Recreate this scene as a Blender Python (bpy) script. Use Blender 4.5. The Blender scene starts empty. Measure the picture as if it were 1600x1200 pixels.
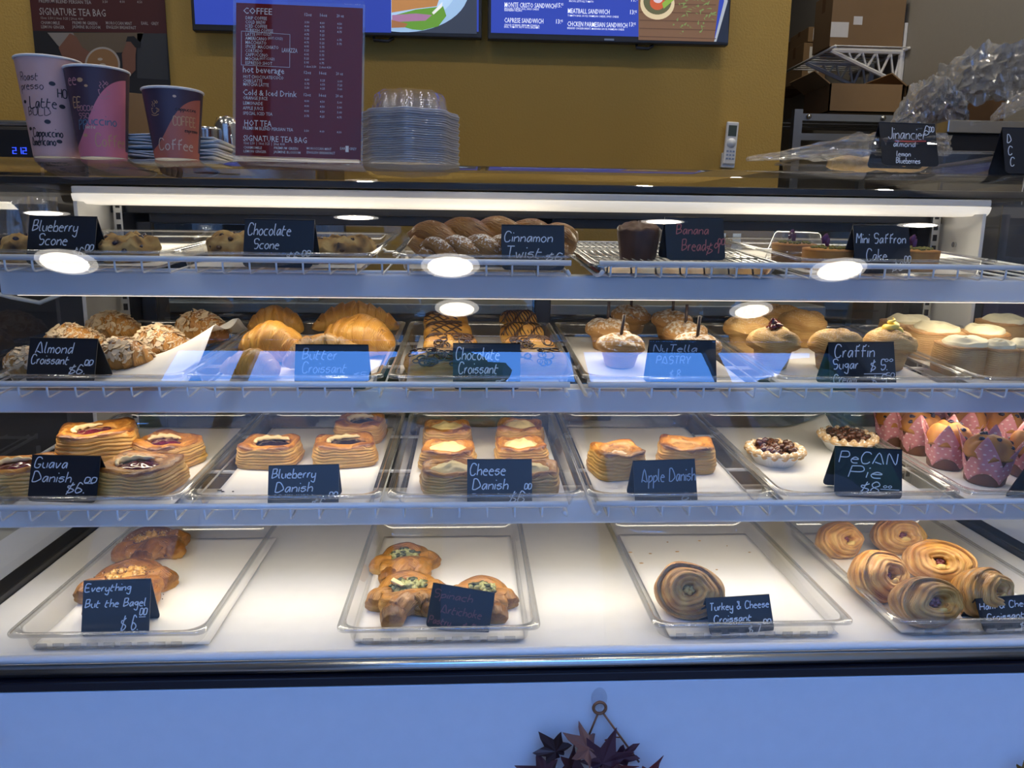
import bpy, math, random
from mathutils import Vector, Matrix, noise
R = math.radians
PI = math.pi
SC = bpy.context.scene
COL = SC.collection
random.seed(7)

# ------------------------------------------------------------------ camera
H = 1.15; FPX = 1200.0
yaw, pitch, roll = R(3.2), R(10.85), R(.71)
fw = Vector((math.sin(yaw)*math.cos(pitch), math.cos(yaw)*math.cos(pitch), -math.sin(pitch)))
r0 = Vector((math.cos(yaw), -math.sin(yaw), 0)); u0 = r0.cross(fw)
RT = r0*math.cos(roll)+u0*math.sin(roll); UP = u0*math.cos(roll)-r0*math.sin(roll)
cd = bpy.data.cameras.new('camera'); cam = bpy.data.objects.new('camera', cd); COL.objects.link(cam)
cd.sensor_width = 36; cd.lens = FPX/1600*36; cd.clip_start = .02; cd.clip_end = 100
cam.matrix_world = Matrix(((RT.x, UP.x, -fw.x, 0), (RT.y, UP.y, -fw.y, 0), (RT.z, UP.z, -fw.z, H), (0, 0, 0, 1)))
SC.camera = cam
CAM = Vector((0, 0, H))

# ------------------------------------------------------------------ world, light, exposure
SC.view_settings.view_transform = 'Standard'; SC.view_settings.look = 'None'
SC.view_settings.gamma = 1; SC.view_settings.use_curve_mapping = False
SC.view_settings.exposure = 0.0
SC.cycles.transparent_max_bounces = 96; SC.cycles.max_bounces = 10
SC.cycles.sample_clamp_indirect = 6; SC.cycles.use_denoising = True
SC.cycles.caustics_reflective = False; SC.cycles.caustics_refractive = False
W = bpy.data.worlds.new('daylight'); SC.world = W; W.use_nodes = True
wn = W.node_tree; wb = wn.nodes['Background']
wc = wn.nodes.new('ShaderNodeTexCoord'); wsx = wn.nodes.new('ShaderNodeSeparateXYZ'); wr = wn.nodes.new('ShaderNodeValToRGB')
wn.links.new(wc.outputs['Generated'], wsx.inputs[0]); wn.links.new(wsx.outputs[2], wr.inputs[0]); wn.links.new(wr.outputs[0], wb.inputs[0])
wr.color_ramp.elements[0].position = .0; wr.color_ramp.elements[0].color = (.24, .47, .95, 1)
wr.color_ramp.elements[1].position = .6; wr.color_ramp.elements[1].color = (.09, .30, .94, 1)
wb.inputs[1].default_value = 14.0

def lamp(name, loc, rot, size, energy, color, shape='RECTANGLE', size_y=None, portal=False, spread=None):
    d = bpy.data.lights.new(name, 'AREA'); d.shape = shape; d.size = size
    if size_y: d.size_y = size_y
    d.energy = energy; d.color = color
    if spread: d.spread = spread
    if portal: d.cycles.is_portal = True
    o = bpy.data.objects.new(name, d); COL.objects.link(o); o.location = loc; o.rotation_euler = rot
    return o
WIN = (-1.85, 2.33, .10, 3.67); WY = -1.5       # storefront glazing behind the photographer
lamp('window_daylight', ((WIN[0]+WIN[1])/2, WY-.02, (WIN[2]+WIN[3])/2), (R(90), 0, PI), WIN[1]-WIN[0], 1, (1, 1, 1), size_y=WIN[3]-WIN[2], portal=True)
WARM = (1.0, .895, .71)
CX0, CX1 = -.765, 1.065                          # inside of the case, left and right
lamp('top_tube_light', (.15, 1.59, 1.198), (R(-28), 0, 0), 1.7, 1.6, WARM, size_y=.03)

# ------------------------------------------------------------------ geometry of the case (metres)
def ray(px, py): return fw + RT*((px-800)/FPX) - UP*((py-600)/FPX)
def onY(px, py, y):
    d = ray(px, py); return CAM + d*(y/d.y)
class Shelf:
    def __init__(s, Y0, Z0, tilt): s.Y0, s.Z0, s.t = Y0, Z0, R(tilt); s.n = Vector((0, -math.sin(s.t), math.cos(s.t)))
    def z(s, y): return s.Z0 + (y-s.Y0)*math.tan(s.t)
    def P(s, px, py, up=0.):
        d = ray(px, py); o = Vector((0, s.Y0, s.Z0+up))
        return CAM + d*((o-CAM).dot(s.n)/d.dot(s.n))
    def at(s, px, y, up=0.):                      # the point of the shelf at depth y whose column is px
        z = s.z(y)+up
        v = Vector((0, y, z))-CAM; k = (px-800)/FPX     # x with (v.RT)/(v.fw)=k
        x = (k*v.dot(fw)-v.dot(RT))/(RT.x-k*fw.x)
        return Vector((x, y, z))
RAIL = {1: (1.215, onY(700, 409, 1.215).z), 2: (1.145, onY(700, 601, 1.145).z), 3: (1.068, onY(700, 789, 1.068).z)}
TILT = {1: 4.3, 2: 4.3, 3: 2.8}
WIRE = {k: Shelf(RAIL[k][0], RAIL[k][1]-.021, TILT[k]) for k in (1, 2, 3)}
FL = {k: Shelf(RAIL[k][0], RAIL[k][1]-.021+.0065, TILT[k]) for k in (1, 2, 3)}     # paper on tray floor
DECK = .552
FL[4] = Shelf(1.0, DECK+.0045, 0); WIRE[4] = Shelf(1.0, DECK, 0)
TOPZ = 1.275

# ------------------------------------------------------------------ materials
def nt(m): return m.node_tree
def mat(name, col, rough=.5, metal=0., spec=.5, coat=0., emit=None, es=0., noise_amt=0., noise_scale=40., bump=0., bump_scale=80., trans=0.):
    m = bpy.data.materials.new(name); m.use_nodes = True; t = m.node_tree; b = t.nodes['Principled BSDF']
    b.inputs['Base Color'].default_value = (*col, 1); b.inputs['Roughness'].default_value = rough
    b.inputs['Metallic'].default_value = metal; b.inputs['Specular IOR Level'].default_value = spec
    b.inputs['Coat Weight'].default_value = coat; b.inputs['Coat Roughness'].default_value = .08
    if trans: b.inputs['Transmission Weight'].default_value = trans
    if emit: b.inputs['Emission Color'].default_value = (*emit, 1); b.inputs['Emission Strength'].default_value = es
    tc = t.nodes.new('ShaderNodeTexCoord')
    n = t.nodes.new('ShaderNodeTexNoise'); n.inputs['Scale'].default_value = noise_scale; n.inputs['Detail'].default_value = 4
    t.links.new(tc.outputs['Object'], n.inputs['Vector'])
    mx = t.nodes.new('ShaderNodeMix'); mx.data_type = 'RGBA'
    a = max(noise_amt, .04)
    mx.inputs[6].default_value = (*[max(0, c*(1-a)) for c in col], 1); mx.inputs[7].default_value = (*[min(1, c*(1+a)) for c in col], 1)
    t.links.new(n.outputs['Fac'], mx.inputs[0]); t.links.new(mx.outputs[2], b.inputs['Base Color'])
    if bump:
        n2 = t.nodes.new('ShaderNodeTexNoise'); n2.inputs['Scale'].default_value = bump_scale; n2.inputs['Detail'].default_value = 3
        t.links.new(tc.outputs['Object'], n2.inputs['Vector'])
        bp = t.nodes.new('ShaderNodeBump'); bp.inputs['Strength'].default_value = bump; bp.inputs['Distance'].default_value = .003
        t.links.new(n2.outputs['Fac'], bp.inputs['Height']); t.links.new(bp.outputs[0], b.inputs['Normal'])
    return m
def clear(name, tint=(.96, .97, .98), f0=.04, rough=.0, haze=0., hcol=(.8, .8, .8)):
    """clear sheet: straight-through light plus Schlick reflection"""
    m = bpy.data.materials.new(name); m.use_nodes = True; t = m.node_tree; t.nodes.clear()
    out = t.nodes.new('ShaderNodeOutputMaterial'); tr = t.nodes.new('ShaderNodeBsdfTransparent'); gl = t.nodes.new('ShaderNodeBsdfGlossy')
    tr.inputs[0].default_value = (*tint, 1); gl.inputs['Roughness'].default_value = rough; gl.inputs[0].default_value = (1, 1, 1, 1)
    lw = t.nodes.new('ShaderNodeLayerWeight'); lw.inputs[0].default_value = .5
    pw = t.nodes.new('ShaderNodeMath'); pw.operation = 'POWER'; pw.inputs[1].default_value = 5
    ma = t.nodes.new('ShaderNodeMath'); ma.operation = 'MULTIPLY_ADD'; ma.inputs[1].default_value = 1-f0; ma.inputs[2].default_value = f0
    t.links.new(lw.outputs['Facing'], pw.inputs[0]); t.links.new(pw.outputs[0], ma.inputs[0])
    mix = t.nodes.new('ShaderNodeMixShader'); t.links.new(ma.outputs[0], mix.inputs[0]); t.links.new(tr.outputs[0], mix.inputs[1]); t.links.new(gl.outputs[0], mix.inputs[2])
    last = mix
    if haze:
        df = t.nodes.new('ShaderNodeBsdfDiffuse'); df.inputs[0].default_value = (*hcol, 1)
        m2 = t.nodes.new('ShaderNodeMixShader'); m2.inputs[0].default_value = haze
        t.links.new(mix.outputs[0], m2.inputs[1]); t.links.new(df.outputs[0], m2.inputs[2]); last = m2
    t.links.new(last.outputs[0], out.inputs[0])
    return m
def pastry(name, c0, c1, c2, lines=5., line_amt=.35, rough=.42, sugar=0., coat=.15, sugar_col=(.9, .86, .8), sscale=260.):
    """laminated dough: UV.x counts the layers, 'bake' holds how brown the crust is"""
    m = bpy.data.materials.new(name); m.use_nodes = True; t = m.node_tree; b = t.nodes['Principled BSDF']; L = t.links.new
    b.inputs['Roughness'].default_value = rough; b.inputs['Coat Weight'].default_value = coat; b.inputs['Coat Roughness'].default_value = .25
    b.inputs['Subsurface Weight'].default_value = .0
    at = t.nodes.new('ShaderNodeAttribute'); at.attribute_name = 'bake'
    uv = t.nodes.new('ShaderNodeUVMap'); sx = t.nodes.new('ShaderNodeSeparateXYZ'); L(uv.outputs[0], sx.inputs[0])
    tc = t.nodes.new('ShaderNodeTexCoord'); n1 = t.nodes.new('ShaderNodeTexNoise'); n1.inputs['Scale'].default_value = 45; n1.inputs['Detail'].default_value = 5
    L(tc.outputs['Object'], n1.inputs['Vector'])
    a1 = t.nodes.new('ShaderNodeMath'); a1.operation = 'MULTIPLY_ADD'; a1.inputs[1].default_value = .75; L(n1.outputs['Fac'], a1.inputs[0]); L(sx.outputs[0], a1.inputs[2])
    a2 = t.nodes.new('ShaderNodeMath'); a2.operation = 'MULTIPLY'; a2.inputs[1].default_value = lines*2*PI; L(a1.outputs[0], a2.inputs[0])
    sn = t.nodes.new('ShaderNodeMath'); sn.operation = 'SINE'; L(a2.outputs[0], sn.inputs[0])
    a3 = t.nodes.new('ShaderNodeMath'); a3.operation = 'MULTIPLY'; a3.inputs[1].default_value = 2.37; L(a2.outputs[0], a3.inputs[0])
    s2 = t.nodes.new('ShaderNodeMath'); s2.operation = 'SINE'; L(a3.outputs[0], s2.inputs[0])
    nm = t.nodes.new('ShaderNodeTexNoise'); nm.inputs['Scale'].default_value = 70; nm.inputs['Detail'].default_value = 3; L(tc.outputs['Object'], nm.inputs['Vector'])
    mr = t.nodes.new('ShaderNodeMapRange'); mr.inputs[1].default_value = .38; mr.inputs[2].default_value = .66; mr.inputs[3].default_value = .05; L(nm.outputs['Fac'], mr.inputs[0])
    sm = t.nodes.new('ShaderNodeMath'); sm.operation = 'MULTIPLY_ADD'; sm.inputs[1].default_value = .6; L(s2.outputs[0], sm.inputs[0]); L(sn.outputs[0], sm.inputs[2])
    sq = t.nodes.new('ShaderNodeMath'); sq.operation = 'MULTIPLY'; L(sm.outputs[0], sq.inputs[0]); L(mr.outputs[0], sq.inputs[1]); sn = sq
    f1 = t.nodes.new('ShaderNodeMath'); f1.operation = 'MULTIPLY_ADD'; f1.inputs[1].default_value = line_amt*.42; L(sn.outputs[0], f1.inputs[0]); L(at.outputs['Fac'], f1.inputs[2])
    n2 = t.nodes.new('ShaderNodeTexNoise'); n2.inputs['Scale'].default_value = 28; n2.inputs['Detail'].default_value = 6; L(tc.outputs['Object'], n2.inputs['Vector'])
    f2 = t.nodes.new('ShaderNodeMath'); f2.operation = 'MULTIPLY_ADD'; f2.inputs[1].default_value = .7; L(n2.outputs['Fac'], f2.inputs[0]); L(f1.outputs[0], f2.inputs[2])
    f3 = t.nodes.new('ShaderNodeMath'); f3.operation = 'SUBTRACT'; f3.inputs[1].default_value = .35; L(f2.outputs[0], f3.inputs[0])
    cr = t.nodes.new('ShaderNodeValToRGB'); e = cr.color_ramp.elements; e[0].position = .05; e[0].color = (*c0, 1); e[1].position = .95; e[1].color = (*c2, 1)
    k = e.new(.5); k.color = (*c1, 1); L(f3.outputs[0], cr.inputs[0])
    colout = cr.outputs[0]
    if sugar:
        n3 = t.nodes.new('ShaderNodeTexNoise'); n3.inputs['Scale'].default_value = sscale; n3.inputs['Detail'].default_value = 4; L(tc.outputs['Object'], n3.inputs['Vector'])
        g = t.nodes.new('ShaderNodeNewGeometry'); gz = t.nodes.new('ShaderNodeSeparateXYZ'); L(g.outputs['Normal'], gz.inputs[0])
        q = t.nodes.new('ShaderNodeMath'); q.operation = 'MULTIPLY_ADD'; q.inputs[1].default_value = .22; L(gz.outputs[2], q.inputs[0]); L(n3.outputs['Fac'], q.inputs[2])
        q2 = t.nodes.new('ShaderNodeMapRange'); q2.inputs[1].default_value = .86-sugar*.45; q2.inputs[2].default_value = 1.0-sugar*.4; L(q.outputs[0], q2.inputs[0])
        mx = t.nodes.new('ShaderNodeMix'); mx.data_type = 'RGBA'; L(q2.outputs[0], mx.inputs[0]); L(cr.outputs[0], mx.inputs[6]); mx.inputs[7].default_value = (*sugar_col, 1)
        colout = mx.outputs[2]
    L(colout, b.inputs['Base Color'])
    h = t.nodes.new('ShaderNodeMath'); h.operation = 'MULTIPLY_ADD'; h.inputs[1].default_value = .9; L(n1.outputs['Fac'], h.inputs[0]); L(sn.outputs[0], h.inputs[2])
    bp = t.nodes.new('ShaderNodeBump'); bp.inputs['Strength'].default_value = .55; bp.inputs['Distance'].default_value = .0012
    L(h.outputs[0], bp.inputs['Height']); L(bp.outputs[0], b.inputs['Normal'])
    return m

M = {}
M['white'] = mat('white_enamel', (.80, .80, .79), .35)
M['panel'] = mat('white_laminate', (.72, .74, .78), .30)
M['deck'] = mat('deck_enamel', (.80, .78, .74), .22, bump=.02)
M['black'] = mat('black_frame', (.012, .013, .016), .3)
M['rubber'] = mat('black_gasket', (.004, .005, .012), .18)
M['alu'] = mat('brushed_aluminium', (.62, .62, .60), .25, metal=1.)
M['steel'] = mat('stainless_steel', (.55, .55, .54), .22, metal=1.)
M['rail'] = mat('coated_wire', (.72, .76, .82), .3)
M['glass'] = clear('case_glass', (.97, .98, .97), .05)
M['door_glass'] = clear('tinted_door_glass', (.66, .70, .68), .09)
M['acrylic'] = clear('clear_acrylic', (.98, .98, .98), .018, .02)
M['tray'] = clear('clear_polycarbonate', (.90, .895, .885), .07, .06, .045, (.85, .85, .85))
M['trayrim'] = clear('clear_rim', (.84, .84, .83), .14, .07, .04, (.9, .9, .9))
M['lid'] = clear('clear_clamshell', (.985, .985, .99), .06, .05, .03, (.85, .88, .95))
M['lid_rim'] = clear('clamshell_rim', (.85, .86, .90), .12, .08, .30, (.75, .78, .86))
M['wrap'] = clear('plastic_film', (.95, .95, .95), .12, .06, .07, (.9, .9, .9))
M['paper'] = mat('parchment', (.80, .77, .72), .7, noise_amt=.06, noise_scale=14, bump=.15, bump_scale=30)
M['card'] = mat('chalk_card', (.010, .013, .020), .34, spec=.35)
M['chalk'] = mat('chalk_ink', (.62, .68, .76), .7)
M['chalk_faint'] = mat('faint_chalk_ink', (.30, .36, .46), .7)
M['pink_ink'] = mat('pink_chalk_ink', (.42, .13, .13), .7)
M['red_faint'] = mat('dull_red_ink', (.17, .055, .065), .7)
M['mustard'] = mat('mustard_paint', (.50, .31, .065), .75, noise_amt=.06, noise_scale=3, bump=.5, bump_scale=120)
M['grey_wall'] = mat('grey_paint', (.34, .32, .28), .8, bump=.1)
M['dark_wall'] = mat('dark_back_wall', (.10, .095, .09), .8)
M['ceil'] = mat('ceiling_paint', (.20, .195, .18), .85)
M['floor'] = mat('floor_tile', (.22, .19, .16), .5, noise_amt=.2, noise_scale=5)
M['maroon'] = mat('maroon_print', (.165, .010, .012), .55, spec=.15)
M['maroon_dark'] = mat('dark_maroon_print', (.060, .006, .006), .6)
M['ink_white'] = mat('white_print', (.72, .70, .68), .5)
M['ink_dim'] = mat('pale_print', (.42, .38, .36), .5)
M['white_paper'] = mat('white_paper', (.75, .74, .72), .7)
M['cardboard'] = mat('cardboard', (.25, .155, .075), .8, noise_amt=.1, noise_scale=8)
M['cardboard2'] = mat('dark_cardboard', (.17, .085, .032), .8, noise_amt=.1, noise_scale=8)
M['dark'] = mat('dark_plastic', (.015, .015, .017), .4)
M['cabinet'] = mat('dark_laminate', (.035, .028, .024), .4)
M['grey_metal'] = mat('grey_metal', (.30, .33, .38), .35, metal=.7)
G0, G1, G2 = (.60, .36, .13), (.44, .195, .047), (.17, .052, .012)
M['butter'] = pastry('butter_croissant_crust', (.72, .43, .10), (.53, .245, .036), (.20, .062, .010), 7, .45, .38, coat=.25)
M['danish'] = pastry('danish_crust', (.72, .44, .13), (.50, .205, .032), (.15, .042, .008), 3, .55, .42, coat=.2)
M['ham'] = pastry('ham_croissant_crust', (.72, .44, .13), (.46, .20, .034), (.12, .036, .008), 6, .6, .36, coat=.25)
M['everything'] = pastry('everything_crust', (.62, .34, .08), (.38, .145, .022), (.08, .024, .006), 6, .6, .36, coat=.25)
M['almond_crust'] = pastry('almond_croissant_crust', (.62, .34, .09), (.44, .19, .034), (.11, .030, .008), 6, .5, .4, sugar=.32, coat=.2)
M['cruffin'] = pastry('sugared_cruffin_crust', (.72, .50, .22), (.56, .33, .11), (.26, .10, .035), 3, .3, .7, sugar=.34, coat=0, sugar_col=(.72, .56, .42), sscale=420)
M['nutella'] = pastry('dusted_pastry_crust', (.62, .38, .16), (.46, .24, .08), (.22, .08, .025), 3, .35, .7, sugar=.55, coat=0, sugar_col=(.80, .72, .62), sscale=150)
M['twist'] = pastry('cinnamon_twist_crust', (.56, .32, .09), (.36, .155, .032), (.10, .032, .008), 4, .5, .4, sugar=.1)
M['twist2'] = pastry('dusted_twist_crust', (.52, .30, .10), (.34, .16, .04), (.10, .034, .01), 4, .5, .6, sugar=.55, coat=0)
M['scone'] = pastry('scone_crust', (.52, .35, .13), (.34, .19, .06), (.035, .022, .018), 0, 0, .75, coat=0)
M['roll'] = pastry('cinnamon_roll_crust', (.60, .38, .15), (.46, .23, .075), (.20, .07, .02), 3, .3, .55)
M['piecrust'] = pastry('pie_crust', (.62, .44, .24), (.52, .31, .13), (.25, .11, .04), 0, 0, .7, sugar=.45, coat=0)
M['loaf'] = pastry('banana_loaf_crust', (.14, .06, .028), (.080, .030, .013), (.025, .010, .006), 0, 0, .6)
M['saffron'] = pastry('saffron_cake', (.55, .27, .055), (.42, .17, .03), (.20, .07, .015), 0, 0, .75, coat=0)
M['muffin'] = pastry('muffin_crust', (.56, .27, .06), (.38, .145, .025), (.10, .03, .01), 0, 0, .65, coat=.05)
M['almond'] = mat('almond_flakes', (.66, .50, .32), .6, noise_amt=.25, noise_scale=60)
M['choc'] = mat('chocolate', (.055, .022, .012), .3, noise_amt=.2)
M['stick'] = mat('chocolate_stick', (.055, .032, .024), .4)
M['jam'] = mat('berry_jam', (.10, .010, .012), .12, coat=.6)
M['guava'] = mat('guava_jam', (.12, .012, .028), .10, coat=.8, noise_amt=.4)
M['blueb'] = mat('blueberry_filling', (.020, .008, .014), .15, coat=.7, noise_amt=.4, bump=.8, bump_scale=160)
M['cheese'] = mat('sweet_cheese_filling', (.80, .62, .28), .45, noise_amt=.12, bump=.2)
M['creamring'] = mat('cream_cheese_ring', (.78, .60, .32), .5, bump=.2)
M['apple'] = mat('apple_filling', (.42, .22, .07), .2, coat=.5, noise_amt=.25, noise_scale=90, bump=.6, bump_scale=120)
M['pecan'] = mat('pecan_filling', (.095, .030, .014), .25, coat=.4, noise_amt=.4, noise_scale=120)
M['foil'] = mat('foil_tin', (.80, .79, .77), .3, metal=.5)
M['icing'] = mat('cream_icing', (.76, .67, .44), .45, bump=.3, bump_scale=60)
M['custard'] = mat('yellow_cream', (.86, .66, .12), .35)
M['spinach'] = mat('spinach_filling', (.36, .36, .15), .4, noise_amt=.6, noise_scale=110, bump=.8, bump_scale=150)
M['leaf_bit'] = mat('dark_spinach', (.06, .07, .03), .4)
M['cheese_bit'] = mat('melted_cheese', (.80, .66, .36), .35)
M['seed_dark'] = mat('poppy_seeds', (.02, .016, .014), .5)
M['seed_light'] = mat('sesame_seeds', (.75, .62, .40), .5)
M['meat'] = mat('ham_slice', (.18, .040, .040), .25, coat=.3, noise_amt=.3)
M['egg'] = mat('egg_filling', (.62, .44, .14), .4)
M['berry'] = mat('baked_blueberry', (.020, .014, .035), .3)
M['pist'] = mat('pistachio_crumbs', (.20, .19, .045), .8, noise_amt=.4, noise_scale=200, bump=1, bump_scale=300)
M['petal'] = mat('purple_petal', (.13, .035, .12), .6)
M['liner_brown'] = mat('brown_paper_cup', (.17, .075, .045), .6, bump=.1)

# ------------------------------------------------------------------ mesh helpers
def link(name, me, m, parent=None):
    o = bpy.data.objects.new(name, me); COL.objects.link(o)
    if m is not None and not me.materials: me.materials.append(m)
    if parent: o.parent = parent
    return o
def mesh(name, V, F, m, parent=None, uv=None, bake=None, smooth=True):
    me = bpy.data.meshes.new(name); me.from_pydata([tuple(v) for v in V], [], F)
    if uv:
        ul = me.uv_layers.new(name='UVMap')
        li = [0]*len(me.loops); me.loops.foreach_get('vertex_index', li)
        ul.data.foreach_set('uv', [c for i in li for c in uv[i]])
    if bake:
        a = me.attributes.new('bake', 'FLOAT', 'POINT'); a.data.foreach_set('value', bake)
    if smooth: me.polygons.foreach_set('use_smooth', [True]*len(me.polygons))
    me.update()
    return link(name, me, m, parent)
def surf(fn, nu, nv, name, m, parent=None, closed=True, cap=True):
    """fn(i/nu, j/nv) -> x,y,z,bake,u,v ; v wraps"""
    V = []; U = []; B = []; F = []
    cols = nv if closed else nv+1
    for i in range(nu+1):
        for j in range(cols):
            x, y, z, b, u, v = fn(i/nu, j/nv); V.append((x, y, z)); B.append(b); U.append((u, v))
    for i in range(nu):
        for j in range(nv):
            a = i*cols+j; b = i*cols+(j+1) % cols; F.append((a, b, b+cols, a+cols))
    if cap and closed:
        F.append(tuple(range(cols-1, -1, -1))); F.append(tuple(nu*cols+j for j in range(cols)))
    return mesh(name, V, F, m, parent, U, B)
class MB:
    def __init__(s): s.V = []; s.F = []
    def add(s, V, F):
        k = len(s.V); s.V += [tuple(v) for v in V]; s.F += [tuple(i+k for i in f) for f in F]; return s
    def box(s, x0, x1, y0, y1, z0, z1, Mx=None):
        V = [Vector(p) for p in ((x0, y0, z0), (x1, y0, z0), (x1, y1, z0), (x0, y1, z0), (x0, y0, z1), (x1, y0, z1), (x1, y1, z1), (x0, y1, z1))]
        if Mx: V = [Mx @ v for v in V]
        return s.add(V, [(3, 2, 1, 0), (4, 5, 6, 7), (0, 1, 5, 4), (1, 2, 6, 5), (2, 3, 7, 6), (3, 0, 4, 7)])
    def tube(s, pts, r, n=8, cap=True):
        pts = [Vector(p) for p in pts]; rs = r if isinstance(r, (list, tuple)) else [r]*len(pts)
        V = []; F = []; prev = None
        for i, p in enumerate(pts):
            d = (pts[min(i+1, len(pts)-1)]-pts[max(i-1, 0)])
            if d.length < 1e-9: d = Vector((0, 0, 1))
            d.normalize()
            if prev is None:
                a = d.orthogonal().normalized()
            else:
                a = prev-d*prev.dot(d)
                a = a.normalized() if a.length > 1e-6 else d.orthogonal().normalized()
            prev = a; b = d.cross(a)
            for k in range(n):
                t = 2*PI*k/n; V.append(p+(a*math.cos(t)+b*math.sin(t))*rs[i])
        for i in range(len(pts)-1):
            for k in range(n): F.append((i*n+k, i*n+(k+1) % n, (i+1)*n+(k+1) % n, (i+1)*n+k))
        if cap: F.append(tuple(range(n-1, -1, -1))); F.append(tuple((len(pts)-1)*n+k for k in range(n)))
        return s.add(V, F)
    def lathe(s, prof, n=32, c=(0, 0, 0), flute=None):
        V = []; F = []
        for i, (r, z) in enumerate(prof):
            for k in range(n):
                t = 2*PI*k/n; rr = r*(1+(flute(k, i) if flute else 0)); V.append((c[0]+rr*math.cos(t), c[1]+rr*math.sin(t), c[2]+z))
        for i in range(len(prof)-1):
            for k in range(n): F.append((i*n+k, i*n+(k+1) % n, (i+1)*n+(k+1) % n, (i+1)*n+k))
        F.append(tuple(range(n-1, -1, -1))); F.append(tuple((len(prof)-1)*n+k for k in range(n)))
        return s.add(V, F)
    def prism(s, poly, z0, z1, Mx=None):
        n = len(poly); V = [Vector((x, y, z0)) for x, y in poly]+[Vector((x, y, z1)) for x, y in poly]
        if Mx: V = [Mx @ v for v in V]
        return s.add(V, [tuple(range(n-1, -1, -1)), tuple(range(n, 2*n))]+[(i, (i+1) % n, n+(i+1) % n, n+i) for i in range(n)])
    def blob(s, c, r, n=8, k=5, seed=0, rough=.25):
        c = Vector(c); r = Vector(r) if not isinstance(r, (int, float)) else Vector((r, r, r))
        V = []; F = []
        for i in range(k+1):
            a = PI*i/k
            for j in range(n):
                t = 2*PI*j/n; d = Vector((math.sin(a)*math.cos(t), math.sin(a)*math.sin(t), math.cos(a)))
                q = 1+rough*noise.noise(d*1.7+Vector((seed*3.1, seed, 0)))*2
                V.append(c+Vector((d.x*r.x, d.y*r.y, d.z*r.z))*q)
        for i in range(k):
            for j in range(n): F.append((i*n+j, (i+1)*n+j, (i+1)*n+(j+1) % n, i*n+(j+1) % n))
        return s.add(V, F)
    def build(s, name, m, parent=None, smooth=False, bevel=0., uv=False):
        o = mesh(name, s.V, s.F, m, parent, smooth=smooth)
        if bevel:
            b = o.modifiers.new('bevel', 'BEVEL'); b.width = bevel; b.segments = 2; b.limit_method = 'ANGLE'
        return o
def autosmooth(o, ang=40):
    me = o.data; me.polygons.foreach_set('use_smooth', [True]*len(me.polygons))
    e = me.attributes.get('sharp_edge')
    try: me.set_sharp_from_angle(angle=R(ang))
    except Exception: pass
    return o
def tag(o, label, cat, group=None, kind=None):
    if label: o['label'] = label
    if cat: o['category'] = cat
    if group: o['group'] = group
    if kind: o['kind'] = kind
    return o
def struct(o, label=None):
    o['kind'] = 'structure'
    if label: o['label'] = label
    return o
def thing(name, label, cat, group=None):
    o = bpy.data.objects.new(name, None); COL.objects.link(o); o.empty_display_size = .02
    return tag(o, label, cat, group)
def place(o, p, rz=0., tilt=0., rx=0., ry=0.):
    m = Matrix.Translation(p) @ Matrix.Rotation(tilt, 4, 'X') @ Matrix.Rotation(R(rz), 4, 'Z') @ Matrix.Rotation(R(ry), 4, 'Y') @ Matrix.Rotation(R(rx), 4, 'X')
    o.matrix_world = m; return o
def on(o, k, px, py, rz=0., up=0., rx=0., ry=0.):            # stand o on shelf k where pixel (px,py) meets it
    s = FL[k]; return place(o, s.P(px, py)+s.n*up, rz, s.t, rx, ry)
def onat(o, k, px, y, rz=0., up=0., rx=0., ry=0.):
    s = FL[k]; return place(o, s.at(px, y)+s.n*up, rz, s.t, rx, ry)
def copy_tree(o, label, parent=None, scale=1.):
    c = o.copy(); COL.objects.link(c); c.parent = parent
    if parent is None: c['label'] = label
    for ch in o.children: copy_tree(ch, None, c)
    return c
def nz(x, y, z, s=1.): return noise.noise(Vector((x, y, z))*s)
def ridge(x):
    f = x-math.floor(x); return math.sqrt(max(0, math.sin(PI*f)))
def shingle(x):
    f = x-math.floor(x); return min(1., f*8)*(1-.9*f**1.4)

# ------------------------------------------------------------------ hand lettering: single-stroke letters, y 3 = baseline, 6 = x-height, 9 = caps
GL = {
'A': '032953 1443', 'B': '0903 0939372606 0636453403', 'C': '4839190705133344', 'D': '0903 09294755442303', 'E': '49090343 0636',
'F': '490903 0636', 'G': '4839190704133345 4525', 'H': '0903 4943 0646', 'I': '0903', 'J': '3934231304', 'K': '0903 4906 1743', 'L': '090343',
'M': '0309264943', 'N': '03094349', 'O': '29080423444829', 'P': '0903 0939473606', 'R': '0903 0939473606 2643', 'S': '483919081636453313', 'T': '0949 2923',
'U': '090413334449', 'V': '092349', 'W': '0913273349', 'X': '0943 4903', 'Y': '092649 2623', 'Z': '09490343',
'a': '361604132436 3633', 'b': '0903 052635331303', 'c': '361605041333', 'd': '361604132435 3933', 'e': '0535261605041333', 'f': '39281813 0636',
'g': '361605142436 36312001', 'h': '0903 05263533', 'i': '0603 0808', 'j': '26211001 2828', 'k': '0903 3605 1533', 'l': '090413', 'm': '0603 05162523 25364543',
'n': '0603 05263533', 'o': '160504132334352616', 'p': '0600 052635341303', 'q': '361605142436 3630', 'r': '0603 041626', 's': '36160525341304',
't': '18041323 0636', 'u': '06041323 3633', 'v': '061336', 'w': '0613253346', 'x': '0633 3603', 'y': '06041334 36312001', 'z': '06360333',
'0': '19080413343819', '1': '071913', '2': '081938360333', '3': '081938263534231304', '4': '190535 3933', '5': '39090636341304', '6': '381905041334351605',
'7': '093913', '8': '1908071635341304051637382919', '9': '372819071627373933', '$': '3817070635341304 2902', '&': '432618092928260504132345',
'.': '0303', '-': '0636', '/': '0339', '_': '0151', '=': '0545', '|': '1002'}
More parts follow.
